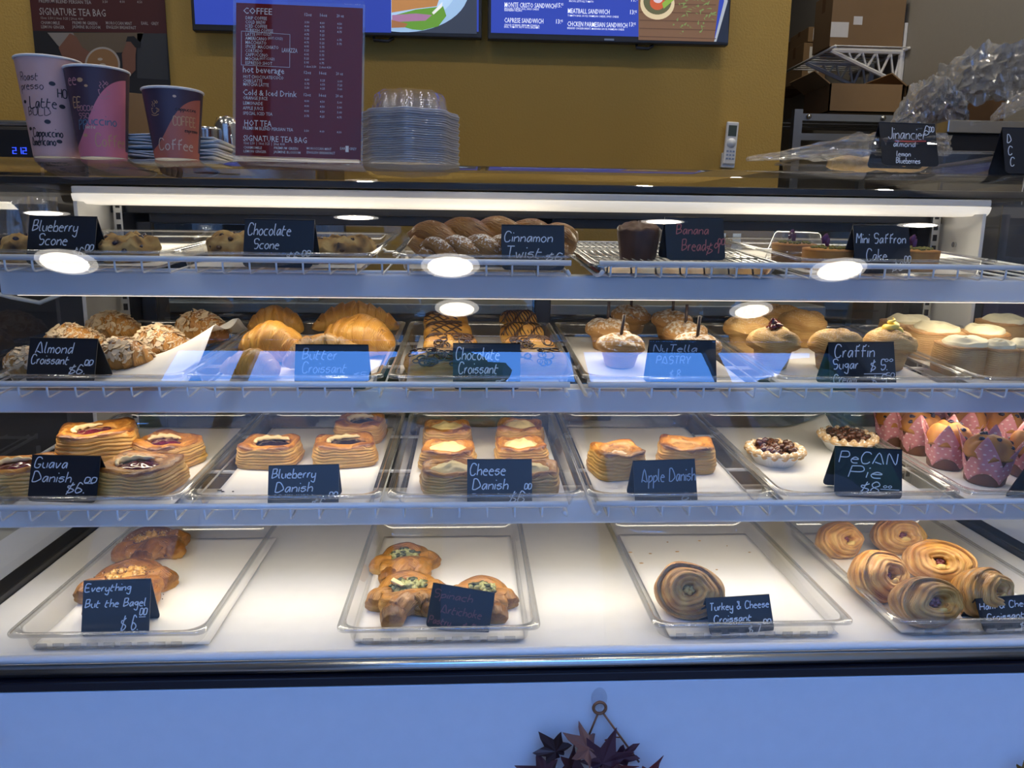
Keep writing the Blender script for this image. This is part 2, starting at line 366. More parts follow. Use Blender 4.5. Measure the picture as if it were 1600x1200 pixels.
def strokes(text, cap=1., shear=.18, wob=0.):
    """returns polylines with cap height `cap`, baseline y=0, and the width"""
    out = []; x = 0.; u = cap/6.
    for ch in text:
        if ch == ' ': x += 3.2*u; continue
        g = GL.get(ch) or GL.get(ch.lower()) or '0333'
        wmax = 0
        for st in g.split():
            st = st[:len(st)//2*2]
            pts = [(int(st[i]), int(st[i+1])-3) for i in range(0, len(st), 2)]
            if not pts: continue
            wmax = max(wmax, max(p[0] for p in pts))
            if len(pts) == 1 or all(p == pts[0] for p in pts): pts = [pts[0], (pts[0][0]+.35, pts[0][1]+.35)]
            if len(pts) > 2:
                sm = []
                for i in range(len(pts)-1):
                    p0 = pts[max(i-1, 0)]; p1 = pts[i]; p2 = pts[i+1]; p3 = pts[min(i+2, len(pts)-1)]
                    for k in range(4):
                        t = k/4
                        sm.append(tuple(.5*((2*p1[c])+(-p0[c]+p2[c])*t+(2*p0[c]-5*p1[c]+4*p2[c]-p3[c])*t*t+(-p0[c]+3*p1[c]-3*p2[c]+p3[c])*t**3) for c in (0, 1)))
                sm.append(pts[-1]); pts = sm
            out.append([(x+(a*.92+shear*b)*u, b*u) for a, b in pts])
        x += (wmax*.92+1.25)*u
    return out, x-1.25*u
def ribbon(mb, pl, w, fn):
    n = len(pl); L = []; Rr = []
    for i, (x, y) in enumerate(pl):
        a = pl[max(i-1, 0)]; b = pl[min(i+1, n-1)]; dx, dy = b[0]-a[0], b[1]-a[1]; l = math.hypot(dx, dy) or 1
        nx, ny = -dy/l*w/2, dx/l*w/2; L.append(fn(x+nx, y+ny)); Rr.append(fn(x-nx, y-ny))
    mb.add(L+Rr, [(n+i, n+i+1, i+1, i) for i in range(n-1)])
def letter(mb, text, x0, x1, y, cap, w, fn, shear=.18, slope=0.):
    st, wd = strokes(text, cap, shear)
    k = (x1-x0)/wd if x1 is not None and wd > 0 else 1.
    for pl in st: ribbon(mb, [(x0+a*k, y+b+slope*a*k) for a, b in pl], w, fn)
# printed lettering in the built-in sans face
def typeset(items, m, parent, fn, name='lettering'):
    V = []; F = []
    for it in items:
        txt, x, y, size = it[:4]; al = it[4] if len(it) > 4 else 'LEFT'; fit = it[5] if len(it) > 5 else None
        c = bpy.data.curves.new('t', 'FONT'); c.body = txt; c.size = size; c.align_x = al; c.resolution_u = 1; c.offset = size*.004
        o = bpy.data.objects.new('t', c); me = bpy.data.meshes.new_from_object(o)
        vs = [(v.co.x, v.co.y) for v in me.vertices]
        k = 1.
        if fit and vs:
            wd = max(v[0] for v in vs)-min(v[0] for v in vs); k = fit/wd if wd else 1
        b = len(V); V += [fn(x+vx*k, y+vy) for vx, vy in vs]; F += [tuple(i+b for i in p.vertices) for p in me.polygons]
        bpy.data.objects.remove(o); bpy.data.curves.remove(c); bpy.data.meshes.remove(me)
    return mesh(name, V, F, m, parent, smooth=False)

# ================================================================== ROOM
ZC = 3.75; XL, XR, YB, YF = -3.2, 2.38, 6.4, -1.5
struct(MB().box(XL, XR, YF-.1, YB, -.1, 0).build('floor', M['floor']))
struct(MB().box(XL-.1, XR+.1, YF-.1, YB+.1, ZC, ZC+.1).build('ceiling', M['ceil']))
struct(MB().box(XL-.1, XL, YF-.1, YB, 0, ZC).build('wall_left', M['dark_wall']))
struct(MB().box(XR, XR+.1, YF-.1, YB, 0, ZC).build('wall_right', M['grey_wall']))
struct(MB().box(XL, XR, YB, YB+.1, 0, ZC).build('wall_back', M['dark_wall']))
XW = 1.228; YW = 3.1
struct(MB().box(XL, XW, YW, YW+.14, 0, ZC).build('wall_mustard', M['mustard'], bevel=.004), 'mustard yellow textured wall behind the counter')
# storefront behind the photographer: wall with a large window of six panes
sf = MB(); sf.box(XL, WIN[0], YF-.12, YF, 0, ZC).box(WIN[1], XR, YF-.12, YF, 0, ZC).box(WIN[0], WIN[1], YF-.12, YF, 0, WIN[2]).box(WIN[0], WIN[1], YF-.12, YF, WIN[3], ZC)
struct(sf.build('wall_front', M['dark_wall']))
wf = struct(MB().box(WIN[0], WIN[1], YF-.09, YF-.03, WIN[3]-.05, WIN[3]).box(WIN[0], WIN[1], YF-.09, YF-.03, WIN[2], WIN[2]+.05)
            .box(WIN[0], WIN[1], YF-.09, YF-.03, 3.44, 3.56).build('window_1', M['black']), 'dark storefront window frame')
for x in (-1.85, -1.36, -.44, .62, 1.46, 2.25):
    MB().box(x, x+.08, YF-.09, YF-.03, WIN[2], WIN[3]).build('mullion', M['black'], wf)

# ceiling downlights (they show as mirrored ellipses in the curved glass)
def downlight(x, y, r, label, energy, es=6.):
    t = thing('ceiling_light', label, 'ceiling light', 'round ceiling lights over the shop floor')
    o = MB().lathe([(r, 0), (r+.012, -.004), (r+.012, -.010), (r-.004, -.010), (r-.006, -.002)], 40).build('trim_ring', M['white'], t, smooth=True)
    g = mat('lamp_diffuser', (.9, .9, .88), .5, emit=(1, .93, .82), es=es) if 'lamp_diffuser' not in bpy.data.materials else bpy.data.materials['lamp_diffuser']
    MB().lathe([(r-.006, -.004), (r-.006, -.006)], 40).build('diffuser', g, t)
    place(t, (x, y, ZC))
    lamp('downlight_beam', (x, y, ZC-.03), (0, 0, 0), r*1.5, energy, (1, .90, .74), 'DISK')

for nm_, y_, r_, e_, xs_ in (('over the aisle behind the case', 2.77, .055, 15, (-2.0, -.55, .93, 2.25)), ('above the case', .77, .115, 7, (-2.0, -.55, .95, 2.25)),
                       ('in the customer area', -.61, .17, 3, (-2.2, -.11, 2.12)), ('near the shop window', -1.19, .14, 2, (-.08, 1.75))):
    for i_, x_ in enumerate(xs_): downlight(x_, y_, r_, 'round ceiling light %s, number %s from the left' % (nm_, ('one', 'two', 'three', 'four')[i_]), e_)
downlight(1.7, 4.2, .09, 'round ceiling light in the storeroom', 8)

# ================================================================== DISPLAY CASE
case = thing('display_case', 'long white bakery display case with curved front glass and lit shelves', 'display case')
place(case, ((CX0+CX1)/2, 1.35, 0)); CI = case.matrix_world.inverted()
def part(mb, name, m, bevel=0., smooth=False, parent=None):
    P0 = parent or case
    mb.V = [tuple(CI @ Vector(v)) for v in mb.V]
    return mb.build(name, m, P0, smooth, bevel)
# glass profile
gp = [(.965, .534)]
for i in range(30):
    th = R(12+18*(i+.5)/30); gp.append((gp[-1][0]+.606/30*math.tan(th), gp[-1][1]+.606/30))
a0 = R(60); Rg = .27; cy, cz = gp[-1][0]+Rg*math.sin(a0), gp[-1][1]-Rg*math.cos(a0)
for i in range(1, 29):
    a = a0*(1-i/28); gp.append((cy-Rg*math.sin(a), cz+Rg*math.cos(a)))
TOPY = gp[-1][0]; TOPZ = gp[-1][1]
def sheet(prof, x0, x1, nx=1):
    mb = MB(); n = len(prof)
    V = [(x0+(x1-x0)*k/nx, y, z) for k in range(nx+1) for y, z in prof]
    F = [(k*n+i, (k+1)*n+i, (k+1)*n+i+1, k*n+i+1) for k in range(nx) for i in range(n-1)]
    return mb.add(V, F)
part(sheet(gp, CX0-.16, CX1+.16), 'curved_front_glass', M['glass'], smooth=True)
part(sheet([(TOPY, TOPZ), (1.86, TOPZ)], CX0-.16, CX1+.16), 'top_glass', M['glass'])
part(MB().box(CX0-.16, CX1+.16, 1.60, 1.84, TOPZ-.034, TOPZ-.019), 'top_panel', M['black'], .002)
# canopy light: housing with a rounded diffuser
zl1 = onY(700, 299, 1.60).z; zl0 = onY(700, 326, 1.60).z
hp = [(1.60, zl1), (1.60, zl0+.016), (1.605, zl0+.006), (1.62, zl0)]
lh = part(MB().box(CX0-.02, CX1+.03, 1.60, 1.70, zl0+.019, zl1), 'canopy_light_housing', M['white'], .003)
tube_m = mat('lamp_tube', (.9, .88, .82), .4, emit=(1, .90, .76), es=.62)
dm = MB(); dm.V = []; nseg = 8
pr = [(1.60+.019*(1-math.cos(PI/2*i/nseg)), zl0+.019-.019*math.sin(PI/2*i/nseg)) for i in range(nseg+1)]+[(1.68, zl0)]
dmo = sheet(pr, CX0-.02, CX1+.03); dmo.V = [tuple(CI @ Vector(v)) for v in dmo.V]; dmo.build('light_tube', tube_m, case, True)
# end panels, posts, standards
for sx, X in ((-1, CX0), (1, CX1)):
    prof = [(y, z) for y, z in gp]+[(1.80, TOPZ-.02), (1.80, .534)]
    mb = MB(); mb.add([(X+sx*.03, y, z) for y, z in prof], [tuple(range(len(prof)))]); part(mb, 'end_glass', M['glass'])
    part(MB().box(X+sx*.008, X+sx*.045, 1.72, 1.80, .50, TOPZ-.035), 'corner_post', M['black'], .002)
    part(MB().box(min(X+sx*.0, X+sx*.035), max(X+sx*.0, X+sx*.035), .99, 1.80, .515, .565), 'end_rail', M['black'], .003)
    wp = MB(); xi = X-sx*.0
    wp.box(min(X, X+sx*.008), max(X, X+sx*.008), 1.58, 1.80, .56, zl0+.004); part(wp, 'end_liner', M['white'], .001)
    st = MB().box(min(X-sx*.03, X-sx*.012), max(X-sx*.03, X-sx*.012), 1.705, 1.712, .56, zl0); so = part(st, 'shelf_standard', M['alu'])
    sl = MB()
    for k in range(26): sl.box(min(X-sx*.0255, X-sx*.0175), max(X-sx*.0255, X-sx*.0175), 1.7035, 1.7048, .60+k*.024, .614+k*.024)
    o = part(sl, 'slot_row', M['rubber']); o['kind'] = 'stuff'
    bolt = MB().tube([(X-sx*.001, 1.66, 1.145), (X-sx*.006, 1.66, 1.145)], .006, 12); part(bolt, 'bolt', M['alu'])
# deck
dk = MB(); pr = [(1.80, DECK), (1.000, DECK), (.990, DECK-.004), (.984, DECK-.014)]
part(MB().box(CX0, CX1, .995, 1.80, DECK-.03, DECK), 'deck', M['deck'], .004)
zp = onY(700, 1068, .955).z; zb = onY(700, 1060, .955).z
part(MB().box(CX0-.03, CX1+.03, .978, .996, DECK-.045, DECK-.004), 'deck_front_lip', M['white'], .004)
part(MB().tube([(CX0-.16, .968, zb+.014), (CX1+.16, .968, zb+.014)], .0085, 16), 'front_sill', M['alu'], smooth=True)
part(MB().tube([(CX0-.16, .975, zb+.027), (CX1+.16, .975, zb+.027)], .006, 14), 'glass_channel', M['white'], smooth=True)
part(MB().box(CX0-.16, CX1+.16, .953, .99, zp, zb+.006), 'sill_gasket', M['rubber'], .002)
part(MB().box(CX0-.16, CX1+.16, .955, 1.80, .12, zp-.001), 'front_panel', M['panel'], .002)
part(MB().box(CX0-.02, CX1+.02, 1.0, 1.75, 0, .12), 'kick_plate', M['black'])
# rear sliding doors
YD = 1.745
def door(x0, x1, y, zl, zh):
    f = MB().box(x0, x0+.036, y, y+.02, zl, zh).box(x1-.036, x1, y, y+.02, zl, zh).box(x0, x1, y, y+.02, zl, zl+.03).box(x0, x1, y, y+.02, zh-.022, zh)
    d = part(f, 'sliding_door', M['black'], .0015)
    g = MB().add([(x0+.03, y+.01, zl+.02), (x1-.03, y+.01, zl+.02), (x1-.03, y+.01, zh-.015), (x0+.03, y+.01, zh-.015)], [(0, 1, 2, 3)])
    g.V = [tuple(CI @ Vector(v)) for v in g.V]; go = g.build('door_pane', M['door_glass'], d); return d
xm = onY(848, 430, YD).x
part(MB().box(CX0+.0, CX1, 1.72, 1.80, zl0-.014, zl0+.02), 'door_track', M['black'], .001)
door(CX0+.035, xm+.02, YD, .565, zl0-.012); door(xm-.02, CX1-.035, YD+.024, .565, zl0-.012)
for (a, b) in ((CX0, CX0+.04), (CX1-.04, CX1)): part(MB().box(a, b, 1.745, 1.79, .56, zl0), 'door_jamb', M['black'])

# shelf lights and wire shelves
SPLIT = {1: (890, 934), 2: (893, 922), 3: (895, 942)}
led = mat('shelf_led', (.9, .9, .85), .5, emit=(1, .86, .68), es=1.6)
for k in (1, 2, 3):
    y, z = RAIL[k]
    o = part(MB().box(CX0-.0, CX1+.0, y+.085, y+.135, z-.064, z-.0235), 'shelf_light_housing', M['rail'], .004)
    e = MB().box(CX0+.02, CX1-.02, y+.098, y+.122, z-.0655, z-.0640); e.V = [tuple(CI @ Vector(v)) for v in e.V]; e.build('led_strip', led, o)
    lamp('shelf_led_light', ((CX0+CX1)/2, y+.112, z-.067), (R(8), 0, 0), 1.75, {1: 1.5, 2: 1.5, 3: 2.2}[k], WARM, size_y=.03)
    part(MB().tube([(CX0, y+.4, z-.02), (CX0+.0, y+.4, z-.05)], .004, 6), 'shelf_bracket', M['white'])
    xs = (onY(SPLIT[k][0], 500, y).x, onY(SPLIT[k][1], 500, y).x)
    names = {1: 'top', 2: 'middle', 3: 'lowest'}
    for side, (x0, x1) in (('left', (CX0+.003, xs[0])), ('right', (xs[1], CX1-.003))):
        sh = thing('wire_shelf', 'white coated wire shelf, %s level, %s half of the display case' % (names[k], side), 'shelf', 'wire shelves of the display case')
        place(sh, (0, y, z), 0, R(TILT[k]))
        MB().tube([(x0+.004, .41, -.021), (x0, .40, -.021), (x0, .02, -.021), (x0+.002, .003, -.018), (x0+.006, 0, -.012)], .0032, 8).build('side_wire', M['rail'], sh, True)
        MB().tube([(x1-.004, .41, -.021), (x1, .40, -.021), (x1, .02, -.021), (x1-.002, .003, -.018), (x1-.006, 0, -.012)], .0032, 8).build('side_wire', M['rail'], sh, True)
        fr = MB().tube([(x0, 0, 0), (x1, 0, 0)], .0045, 12); fr.build('front_rail', M['rail'], sh, True)
        for yy in (.405, .21, .06): MB().tube([(x0, yy, -.0245), (x1, yy, -.0245)], .003, 8).build('cross_rail', M['rail'], sh, True)
        n = int((x1-x0-.03)/.0405); base = None
        wm = MB().tube([(0, 0, -.003), (0, 0, -.016), (0, .002, -.0195), (0, .006, -.021), (0, .41, -.021)], .0017, 6)
        for i in range(n+1):
            xx = x0+.018+i*.0405
            if xx > x1-.008: break
            if base is None: base = wm.build('wire', M['rail'], sh, True); w_ = base
            else: w_ = base.copy(); COL.objects.link(w_); w_.parent = sh
            w_.location = (xx, 0, 0)

# ================================================================== TRAYS
def rrect(hw, hd, r, n=5):
    P = []
    for cx_, cy_, s in ((hw-r, hd-r, 0), (-hw+r, hd-r, 90), (-hw+r, -hd+r, 180), (hw-r, -hd+r, 270)):
        for i in range(n+1): a = R(s+90*i/n); P.append((cx_+r*math.cos(a), cy_+r*math.sin(a)))
    return P
def tray(w, d, h, label, k, px, py=None, y=None, rz=0., group='clear display trays in the bakery case', m='tray', up=0.):
    """origin = front edge centre on the wires"""
    t = thing('display_tray', label, 'tray', group)
    hw, hd = w/2, d/2
    def loft(levels, name, mm):
        V = []; F = []; n = None
        for (dw, z, r) in levels:
            P = rrect(hw-dw, hd-dw, r); n = len(P); V += [(x, yy+hd, z) for x, yy in P]
        for i in range(len(levels)-1):
            for j in range(n): F.append((i*n+j, i*n+(j+1) % n, (i+1)*n+(j+1) % n, (i+1)*n+j))
        return V, F, n
    V, F, n = loft([(.020, 0., .02), (.016, .003, .024), (.010, h-.003, .028)], '', 0)
    F.append(tuple(range(n-1, -1, -1)))
    mesh('pan', V, F, M[m], t)
    V, F, n = loft([(.010, h-.003, .028), (.008, h, .028), (.001, h+.0005, .016), (0, h-.001, .015), (0, h-.0045, .015), (.002, h-.0045, .014), (.0025, h-.002, .014), (.009, h-.0025, .026), (.010, h-.004, .027)], '', 0)
    mesh('rim', V, F, M['trayrim'] if m == 'tray' else M[m], t)
    if k == 4:
        nb = None
        for i in range(9):
            if nb is None: nb = MB().box(-.008, .008, .0105, .0125, .007, .0145).build('foot_notch', M['trayrim'], t, bevel=.0008); o = nb
            else: o = nb.copy(); COL.objects.link(o); o.parent = t
            o.location = (-hw+.045+i*(w-.09)/8, 0, 0)
    s = WIRE[k]; p = s.P(px, py) if py is not None else s.at(px, y)
    place(t, p+s.n*(.002+up), rz, s.t if k != 4 else 0); return t
def paper(w, d, label, k, p, rz=0., curls=(), group='parchment sheets lining the trays', seed=1, up=0.):
    """curls: (x,y,r,height) lifts near a point, in sheet coordinates from its front centre"""
    nx, ny = 26, 34; V = []; F = []
    for j in range(ny+1):
        for i in range(nx+1):
            x = (i/nx-.5)*w; yy = j/ny*d; z = .0008*(1+nz(x*14, yy*14, seed))
            for cx_, cy_, rr, hh in curls:
                q = max(0, 1-math.hypot(x-cx_, yy-cy_)/rr); z += hh*q*q
            V.append((x, yy, z))
    for j in range(ny):
        for i in range(nx): F.append((j*(nx+1)+i, j*(nx+1)+i+1, (j+1)*(nx+1)+i+1, (j+1)*(nx+1)+i))
    o = mesh('parchment_sheet', V, F, M['paper']); so = o.modifiers.new('thickness', 'SOLIDIFY'); so.thickness = .0004
    tag(o, label, 'paper', group); s = FL[k]; place(o, p+s.n*(-.0012+up), rz, s.t if k != 4 else 0); return o
TR = {}
def trayset(k, xl, xr, name, lab, depth=.455, h=.029, dy=.012, rz=0., pw=None, curls=(), pdx=0., pdy=.022, pd=None, yoff=0.):
    y0 = (RAIL[k][0]+dy if k != 4 else 1.035)+yoff
    a = WIRE[k].at(xl, y0).x; b = WIRE[k].at(xr, y0).x; w = b-a
    s = WIRE[k]; px = 0
    t = tray(w, depth, h, 'clear plastic tray holding the '+lab, k, (xl+xr)/2, y=y0, rz=rz)
    t.matrix_world = Matrix.Translation(Vector(((a+b)/2, y0, s.z(y0)+.002))) @ Matrix.Rotation(s.t if k != 4 else 0, 4, 'X') @ Matrix.Rotation(R(rz), 4, 'Z')
    pt = Vector(((a+b)/2+pdx, y0+pdy, s.z(y0+pdy)+.0065))
    paper(pw or w-.046, pd or depth-.05, 'off-white parchment sheet under the '+lab, k, pt, rz, curls, seed=len(TR)+1)
    TR[name] = t
    return t
# deck trays
trayset(4, 8, 322, 'bagel', 'everything bagel pastries', rz=0, h=.034, pw=.25, pdx=.012)
trayset(4, 525, 845, 'spinach', 'three spinach artichoke pastries', h=.034)
trayset(4, 1020, 1335, 'turkey', 'single turkey and cheese croissant', h=.034, pdx=.008)
trayset(4, 1397, 1712, 'ham', 'six ham and cheese croissants', h=.034)
# lowest shelf
trayset(3, -30, 283, 'guava', 'guava danishes')
trayset(3, 286, 596, 'blueberry', 'blueberry danishes', curls=())
trayset(3, 604, 915, 'cheese', 'cheese danishes')
trayset(3, 918, 1212, 'apple', 'two apple danishes')
trayset(3, 1216, 1502, 'pecan', 'two pecan pies', curls=((.12, .40, .10, .03),))
trayset(3, 1508, 1790, 'muffins', 'blueberry muffins in pink cups')
# middle shelf
trayset(2, -12, 285, 'almond', 'almond croissants', curls=((.145, .16, .20, .075), (.13, .30, .16, .05)), pw=.268)
trayset(2, 290, 598, 'butter', 'butter croissants')
trayset(2, 606, 904, 'choc', 'chocolate croissants')
trayset(2, 910, 1208, 'nutella', 'dusted cream pastries with chocolate sticks')
trayset(2, 1214, 1522, 'cruffin', 'sugared cruffins')
trayset(2, 1530, 1810, 'rolls', 'iced cinnamon rolls')
# top shelf
trayset(1, -60, 262, 'bscone', 'blueberry scones')
trayset(1, 264, 584, 'cscone', 'chocolate scones')
trayset(1, 612, 900, 'twist', 'cinnamon twists', curls=((-.13, .1, .08, .012),))
trayset(1, 1246, 1560, 'saffron', 'mini saffron cakes', curls=((.13, .18, .11, .028),))

# cooling rack on a metal pan (top shelf)
t = thing('cooling_rack', 'silver metal pan with wire cooling rack under the banana bread', 'tray'); s = WIRE[1]
y0 = RAIL[1][0]+.012; a = s.at(922, y0).x; b = s.at(1240, y0).x; w = b-a; d = .44
V = []; F = []
lv = [(.022, .0, .02), (.016, .012, .02), (.010, .014, .02), (.004, .0165, .02), (.0, .0165, .02), (.0, .012, .02)]
for dw, z, r in lv: V += [(x, yy+d/2, z) for x, yy in rrect(w/2-dw, d/2-dw, r)]
n = len(V)//len(lv)
for i in range(len(lv)-1):
    for j in range(n): F.append((i*n+j, i*n+(j+1) % n, (i+1)*n+(j+1) % n, (i+1)*n+j))
F.append(tuple(range(n-1, -1, -1))); mesh('pan', V, F, M['steel'], t)
g = MB()
for i in range(24): x = -w/2+.02+i*(w-.04)/23; g.tube([(x, .02, .0175), (x, d-.02, .0175)], .0010, 5)
o = g.build('wire_grid', M['steel'], t, True); o['kind'] = 'stuff'
for j in range(5): yy = .03+j*(d-.06)/4; MB().tube([(-w/2+.015, yy, .0155), (w/2-.015, yy, .0155)], .0014, 6).build('cross_bar', M['steel'], t, True)
MB().tube([(x, yy+d/2, .0172) for x, yy in rrect(w/2-.012, d/2-.012, .015)]+[(w/2-.012, d-.012-.015, .0172)], .0018, 6).build('rack_frame', M['steel'], t, True)
place(t, Vector(((a+b)/2, y0, s.z(y0)+.002)), 0, s.t); RACK_UP = .0135

# ================================================================== PRICE CARDS
def card(k, p, lines, label, rz=0., w=.100, L=.078, spread=.026, ink='chalk', lean=0., roll=0., r=.008, up=0., name='price_card'):
    """tent card; origin = foot of the front leaf, centre"""
    t = thing(name, label, 'sign', 'black chalk price cards in the bakery case' if name == 'price_card' else None)
    h = math.sqrt(L*L-spread*spread)
    poly = [(w/2, L), (-w/2, L), (-w/2, r)]+[(-w/2+r-r*math.cos(R(a)), r-r*math.sin(R(a))) for a in (30, 60, 90)]+[(w/2-r+r*math.cos(R(a)), r-r*math.sin(R(a))) for a in (90, 60, 30)]+[(w/2, r)]
    def leaf(sgn):
        def f(x, s_, off): # off outward
            yy = sgn*(-spread*(1-s_/L)); nrm = Vector((0, -sgn*h/L, spread/L))
            return Vector((x, yy, h*s_/L))+nrm*off
        V = [f(x, q, 0) for x, q in poly]+[f(x, q, -.0012) for x, q in poly]; n = len(poly)
        F = [tuple(range(n)), tuple(range(2*n-1, n-1, -1))]+[(i, n+i, n+(i+1) % n, (i+1) % n) for i in range(n)]
        return V, F, f
    V, F, f = leaf(1); V = [Vector(v)+Vector((0, spread, 0)) for v in V]
    mesh('front_leaf', V, F, M['card'], t, smooth=False)
    V2, F2, _ = leaf(-1); V2 = [Vector(v)+Vector((0, spread, 0)) for v in V2]
    mesh('back_leaf', V2, F2, M['card'], t, smooth=False)
    inks = {}
    for ln in lines:
        txt, x0, x1, y, cap = ln[:5]; ik = ln[5] if len(ln) > 5 else ink; sl = ln[6] if len(ln) > 6 else 0.
        inks.setdefault(ik, MB())
        letter(inks[ik], txt, (x0-.5)*w, (x1-.5)*w, y*L, cap*L, .0016 if cap > .1 else .0011, lambda x, y_: f(x, y_, .0004)+Vector((0, spread, 0)), slope=sl)
    for ik, mb in inks.items():
        o = mb.build('handwriting', M[ik], t)
    s = FL[k] if k in FL else None
    place(t, p, rz, (s.t if (s and k != 4) else 0)+R(lean), 0, roll)
    return t
def cardpx(k, pxl, pxr, pyt, lines, label, rz=0., y=None, up=0., L=.078, **kw):
    """front leaf top edge spans pxl..pxr at row pyt; y = depth of the foot"""
    s = FL[k]; yy = y
    x0 = s.at(pxl, yy+.02).x; x1 = s.at(pxr, yy+.02).x
    zt = onY((pxl+pxr)/2, pyt, yy+.026).z; zf = s.z(yy)+up
    hh = max(.04, zt-zf-.026*math.tan(s.t)); LL = math.sqrt(hh*hh+.026**2)
    return card(k, Vector(((x0+x1)/2, yy, zf)), lines, label, rz, w=(x1-x0)/max(.5, math.cos(R(rz))), L=LL, up=0, **kw)
D_ = 'chalk_faint'
Y1, Y2, Y3 = RAIL[1][0]+.022, RAIL[2][0]+.022, RAIL[3][0]+.022
cardpx(4, 138, 240, 905, [('Everything', .03, .70, .80, .13), ('But the Bagel', .04, .93, .52, .14), ('$ 6.', .58, .82, .10, .26), ('00', .85, .95, .36, .12), ('_', .85, .95, .36, .1)],
       'black price card reading Everything But the Bagel, on the bottom deck', y=1.085, rz=3)
cardpx(4, 665, 762, 917, [('Spinach', .04, .66, .70, .17), ('Artichoke', .20, .84, .38, .18), ('Pastry', .03, .38, .12, .16), ('$ 9', .58, .76, .10, .15), ('oo', .84, .95, .14, .07)],
       'black price card with dull red writing, Spinach Artichoke Pastry, leaning to one side', y=1.08, rz=-8, ink='red_faint', roll=7)
cardpx(4, 1102, 1205, 931, [('Turkey & Cheese', .04, .96, .66, .19), ('Croissant', .08, .66, .34, .18), ('$ 7.', .60, .80, .02, .2), ('00', .84, .95, .24, .11)],
       'black price card reading Turkey & Cheese Croissant', y=1.062, rz=6)
cardpx(4, 1520, 1625, 931, [('Ham & Cheese', .03, .96, .66, .19), ('Croissant', .10, .70, .34, .18), ('$ 7.', .60, .80, .02, .2)],
       'black price card reading Ham & Cheese Croissant at the right edge', y=1.062, rz=8)
cardpx(3, 50, 163, 710, [('Guava', .05, .52, .72, .22), ('Danish', .04, .60, .42, .22), ('$6.', .56, .80, .20, .22), ('00', .80, .96, .42, .12), ('_', .82, .94, .44, .1)],
       'black price card reading Guava Danish, left end of the lowest shelf', y=Y3+.034, rz=-7, roll=-1)
cardpx(3, 424, 532, 725, [('Blueberry', .05, .66, .70, .21), ('Danish', .10, .62, .38, .22), ('$6.', .62, .82, .02, .2), ('00', .86, .97, .24, .12)],
       'black price card reading Blueberry Danish', y=Y3+.004, rz=3)
cardpx(3, 730, 830, 716, [('Cheese', .04, .58, .66, .24), ('Danish', .08, .62, .36, .22), ('$6.', .64, .90, .08, .24), ('00', .88, .98, .36, .12)],
       'black price card reading Cheese Danish, hiding part of the front danishes', y=Y3+.006)
cardpx(3, 988, 1086, 717, [('Apple Danish', .12, .98, .52, .28), ('6.', .74, .88, .10, .16)],
       'black price card reading Apple Danish', y=Y3+.006, rz=5, ink=D_)
cardpx(3, 1296, 1397, 698, [('PeCAN', .06, .90, .68, .22), ('Pie', .20, .68, .40, .22), ('$8.', .38, .68, .10, .22), ('oo', .72, .84, .22, .08), ('_', .70, .98, .22, .1)],
       'black price card reading Pecan Pie, standing free in the middle of its tray', y=Y3+.03, rz=-4, ink='chalk', roll=2)
cardpx(3, 1592, 1690, 716, [('Lo', .02, .2, .66, .22)], 'black price card beside the pink muffins at the right edge', y=Y3+.006, rz=22)
cardpx(2, 46, 160, 527, [('Almond', .10, .64, .66, .24), ('Croissant', .05, .60, .42, .20), ('$6.', .62, .84, .22, .20), ('00', .84, .95, .42, .11), ('_', .85, .94, .44, .1)],
       'black price card reading Almond Croissant', y=Y2+.034, rz=-9, roll=-1)
cardpx(2, 464, 577, 537, [('Butter', .10, .56, .66, .24), ('Croissant', .10, .70, .36, .24), ('$5', .80, .96, .28, .1)],
       'black price card reading Butter Croissant', y=Y2+.004, ink='chalk_faint')
cardpx(2, 708, 812, 535, [('Chocolate', .04, .68, .64, .26), ('Croissant', .08, .66, .34, .24), ('$5', .62, .90, .08, .16)],
       'black price card reading Chocolate Croissant', y=Y2+.004)
cardpx(2, 1011, 1114, 530, [('NuTella', .06, .70, .76, .14), ('PASTRY', .10, .60, .52, .15), ('$ 8.', .30, .46, .24, .16)],
       'black price card with thin faint writing, standing among the dusted pastries', y=Y2+.004, ink='chalk_faint')
cardpx(2, 1288, 1393, 533, [('Craffin', .08, .68, .68, .26), ('Sugar', .04, .42, .44, .20), ('Cream', .04, .38, .14, .18), ('$ 5.', .62, .86, .40, .22), ('oo', .84, .96, .58, .1), ('_', .54, .9, .36, .1), ('$ 5.', .62, .86, .10, .2), ('50', .84, .96, .24, .1)],
       'black price card listing sugar and cream cruffin prices', y=Y2+.006, rz=4)
cardpx(1, 48, 158, 337, [('Blueberry', .06, .72, .68, .22), ('Scone', .16, .58, .40, .22), ('$6', .68, .82, .16, .2), ('00', .86, .97, .30, .12), ('_', .87, .96, .32, .1)],
       'black price card reading Blueberry Scone, left end of the top shelf', y=Y1+.012, rz=-6)
cardpx(1, 383, 493, 342, [('Chocolate', .05, .66, .66, .24), ('Scone', .14, .50, .38, .2), ('$6', .62, .78, .14, .18), ('00', .84, .95, .24, .12)],
       'black price card reading Chocolate Scone', y=Y1+.004, rz=-5)
cardpx(1, 783, 880, 351, [('Cinnamon', .04, .80, .62, .22), ('Twist', .06, .62, .26, .26), ('$6', .70, .94, .22, .16)],
       'black price card reading Cinnamon Twist', y=Y1+.004)
cardpx(1, 1036, 1128, 339, [('Banana', .18, .72, .60, .22), ('Bread', .26, .66, .22, .26), ('$9', .68, .88, .16, .24), ('00', .88, .99, .36, .14)],
       'black price card with pink writing, Banana Bread', y=Y1+.05, rz=4, ink='pink_ink', up=RACK_UP)
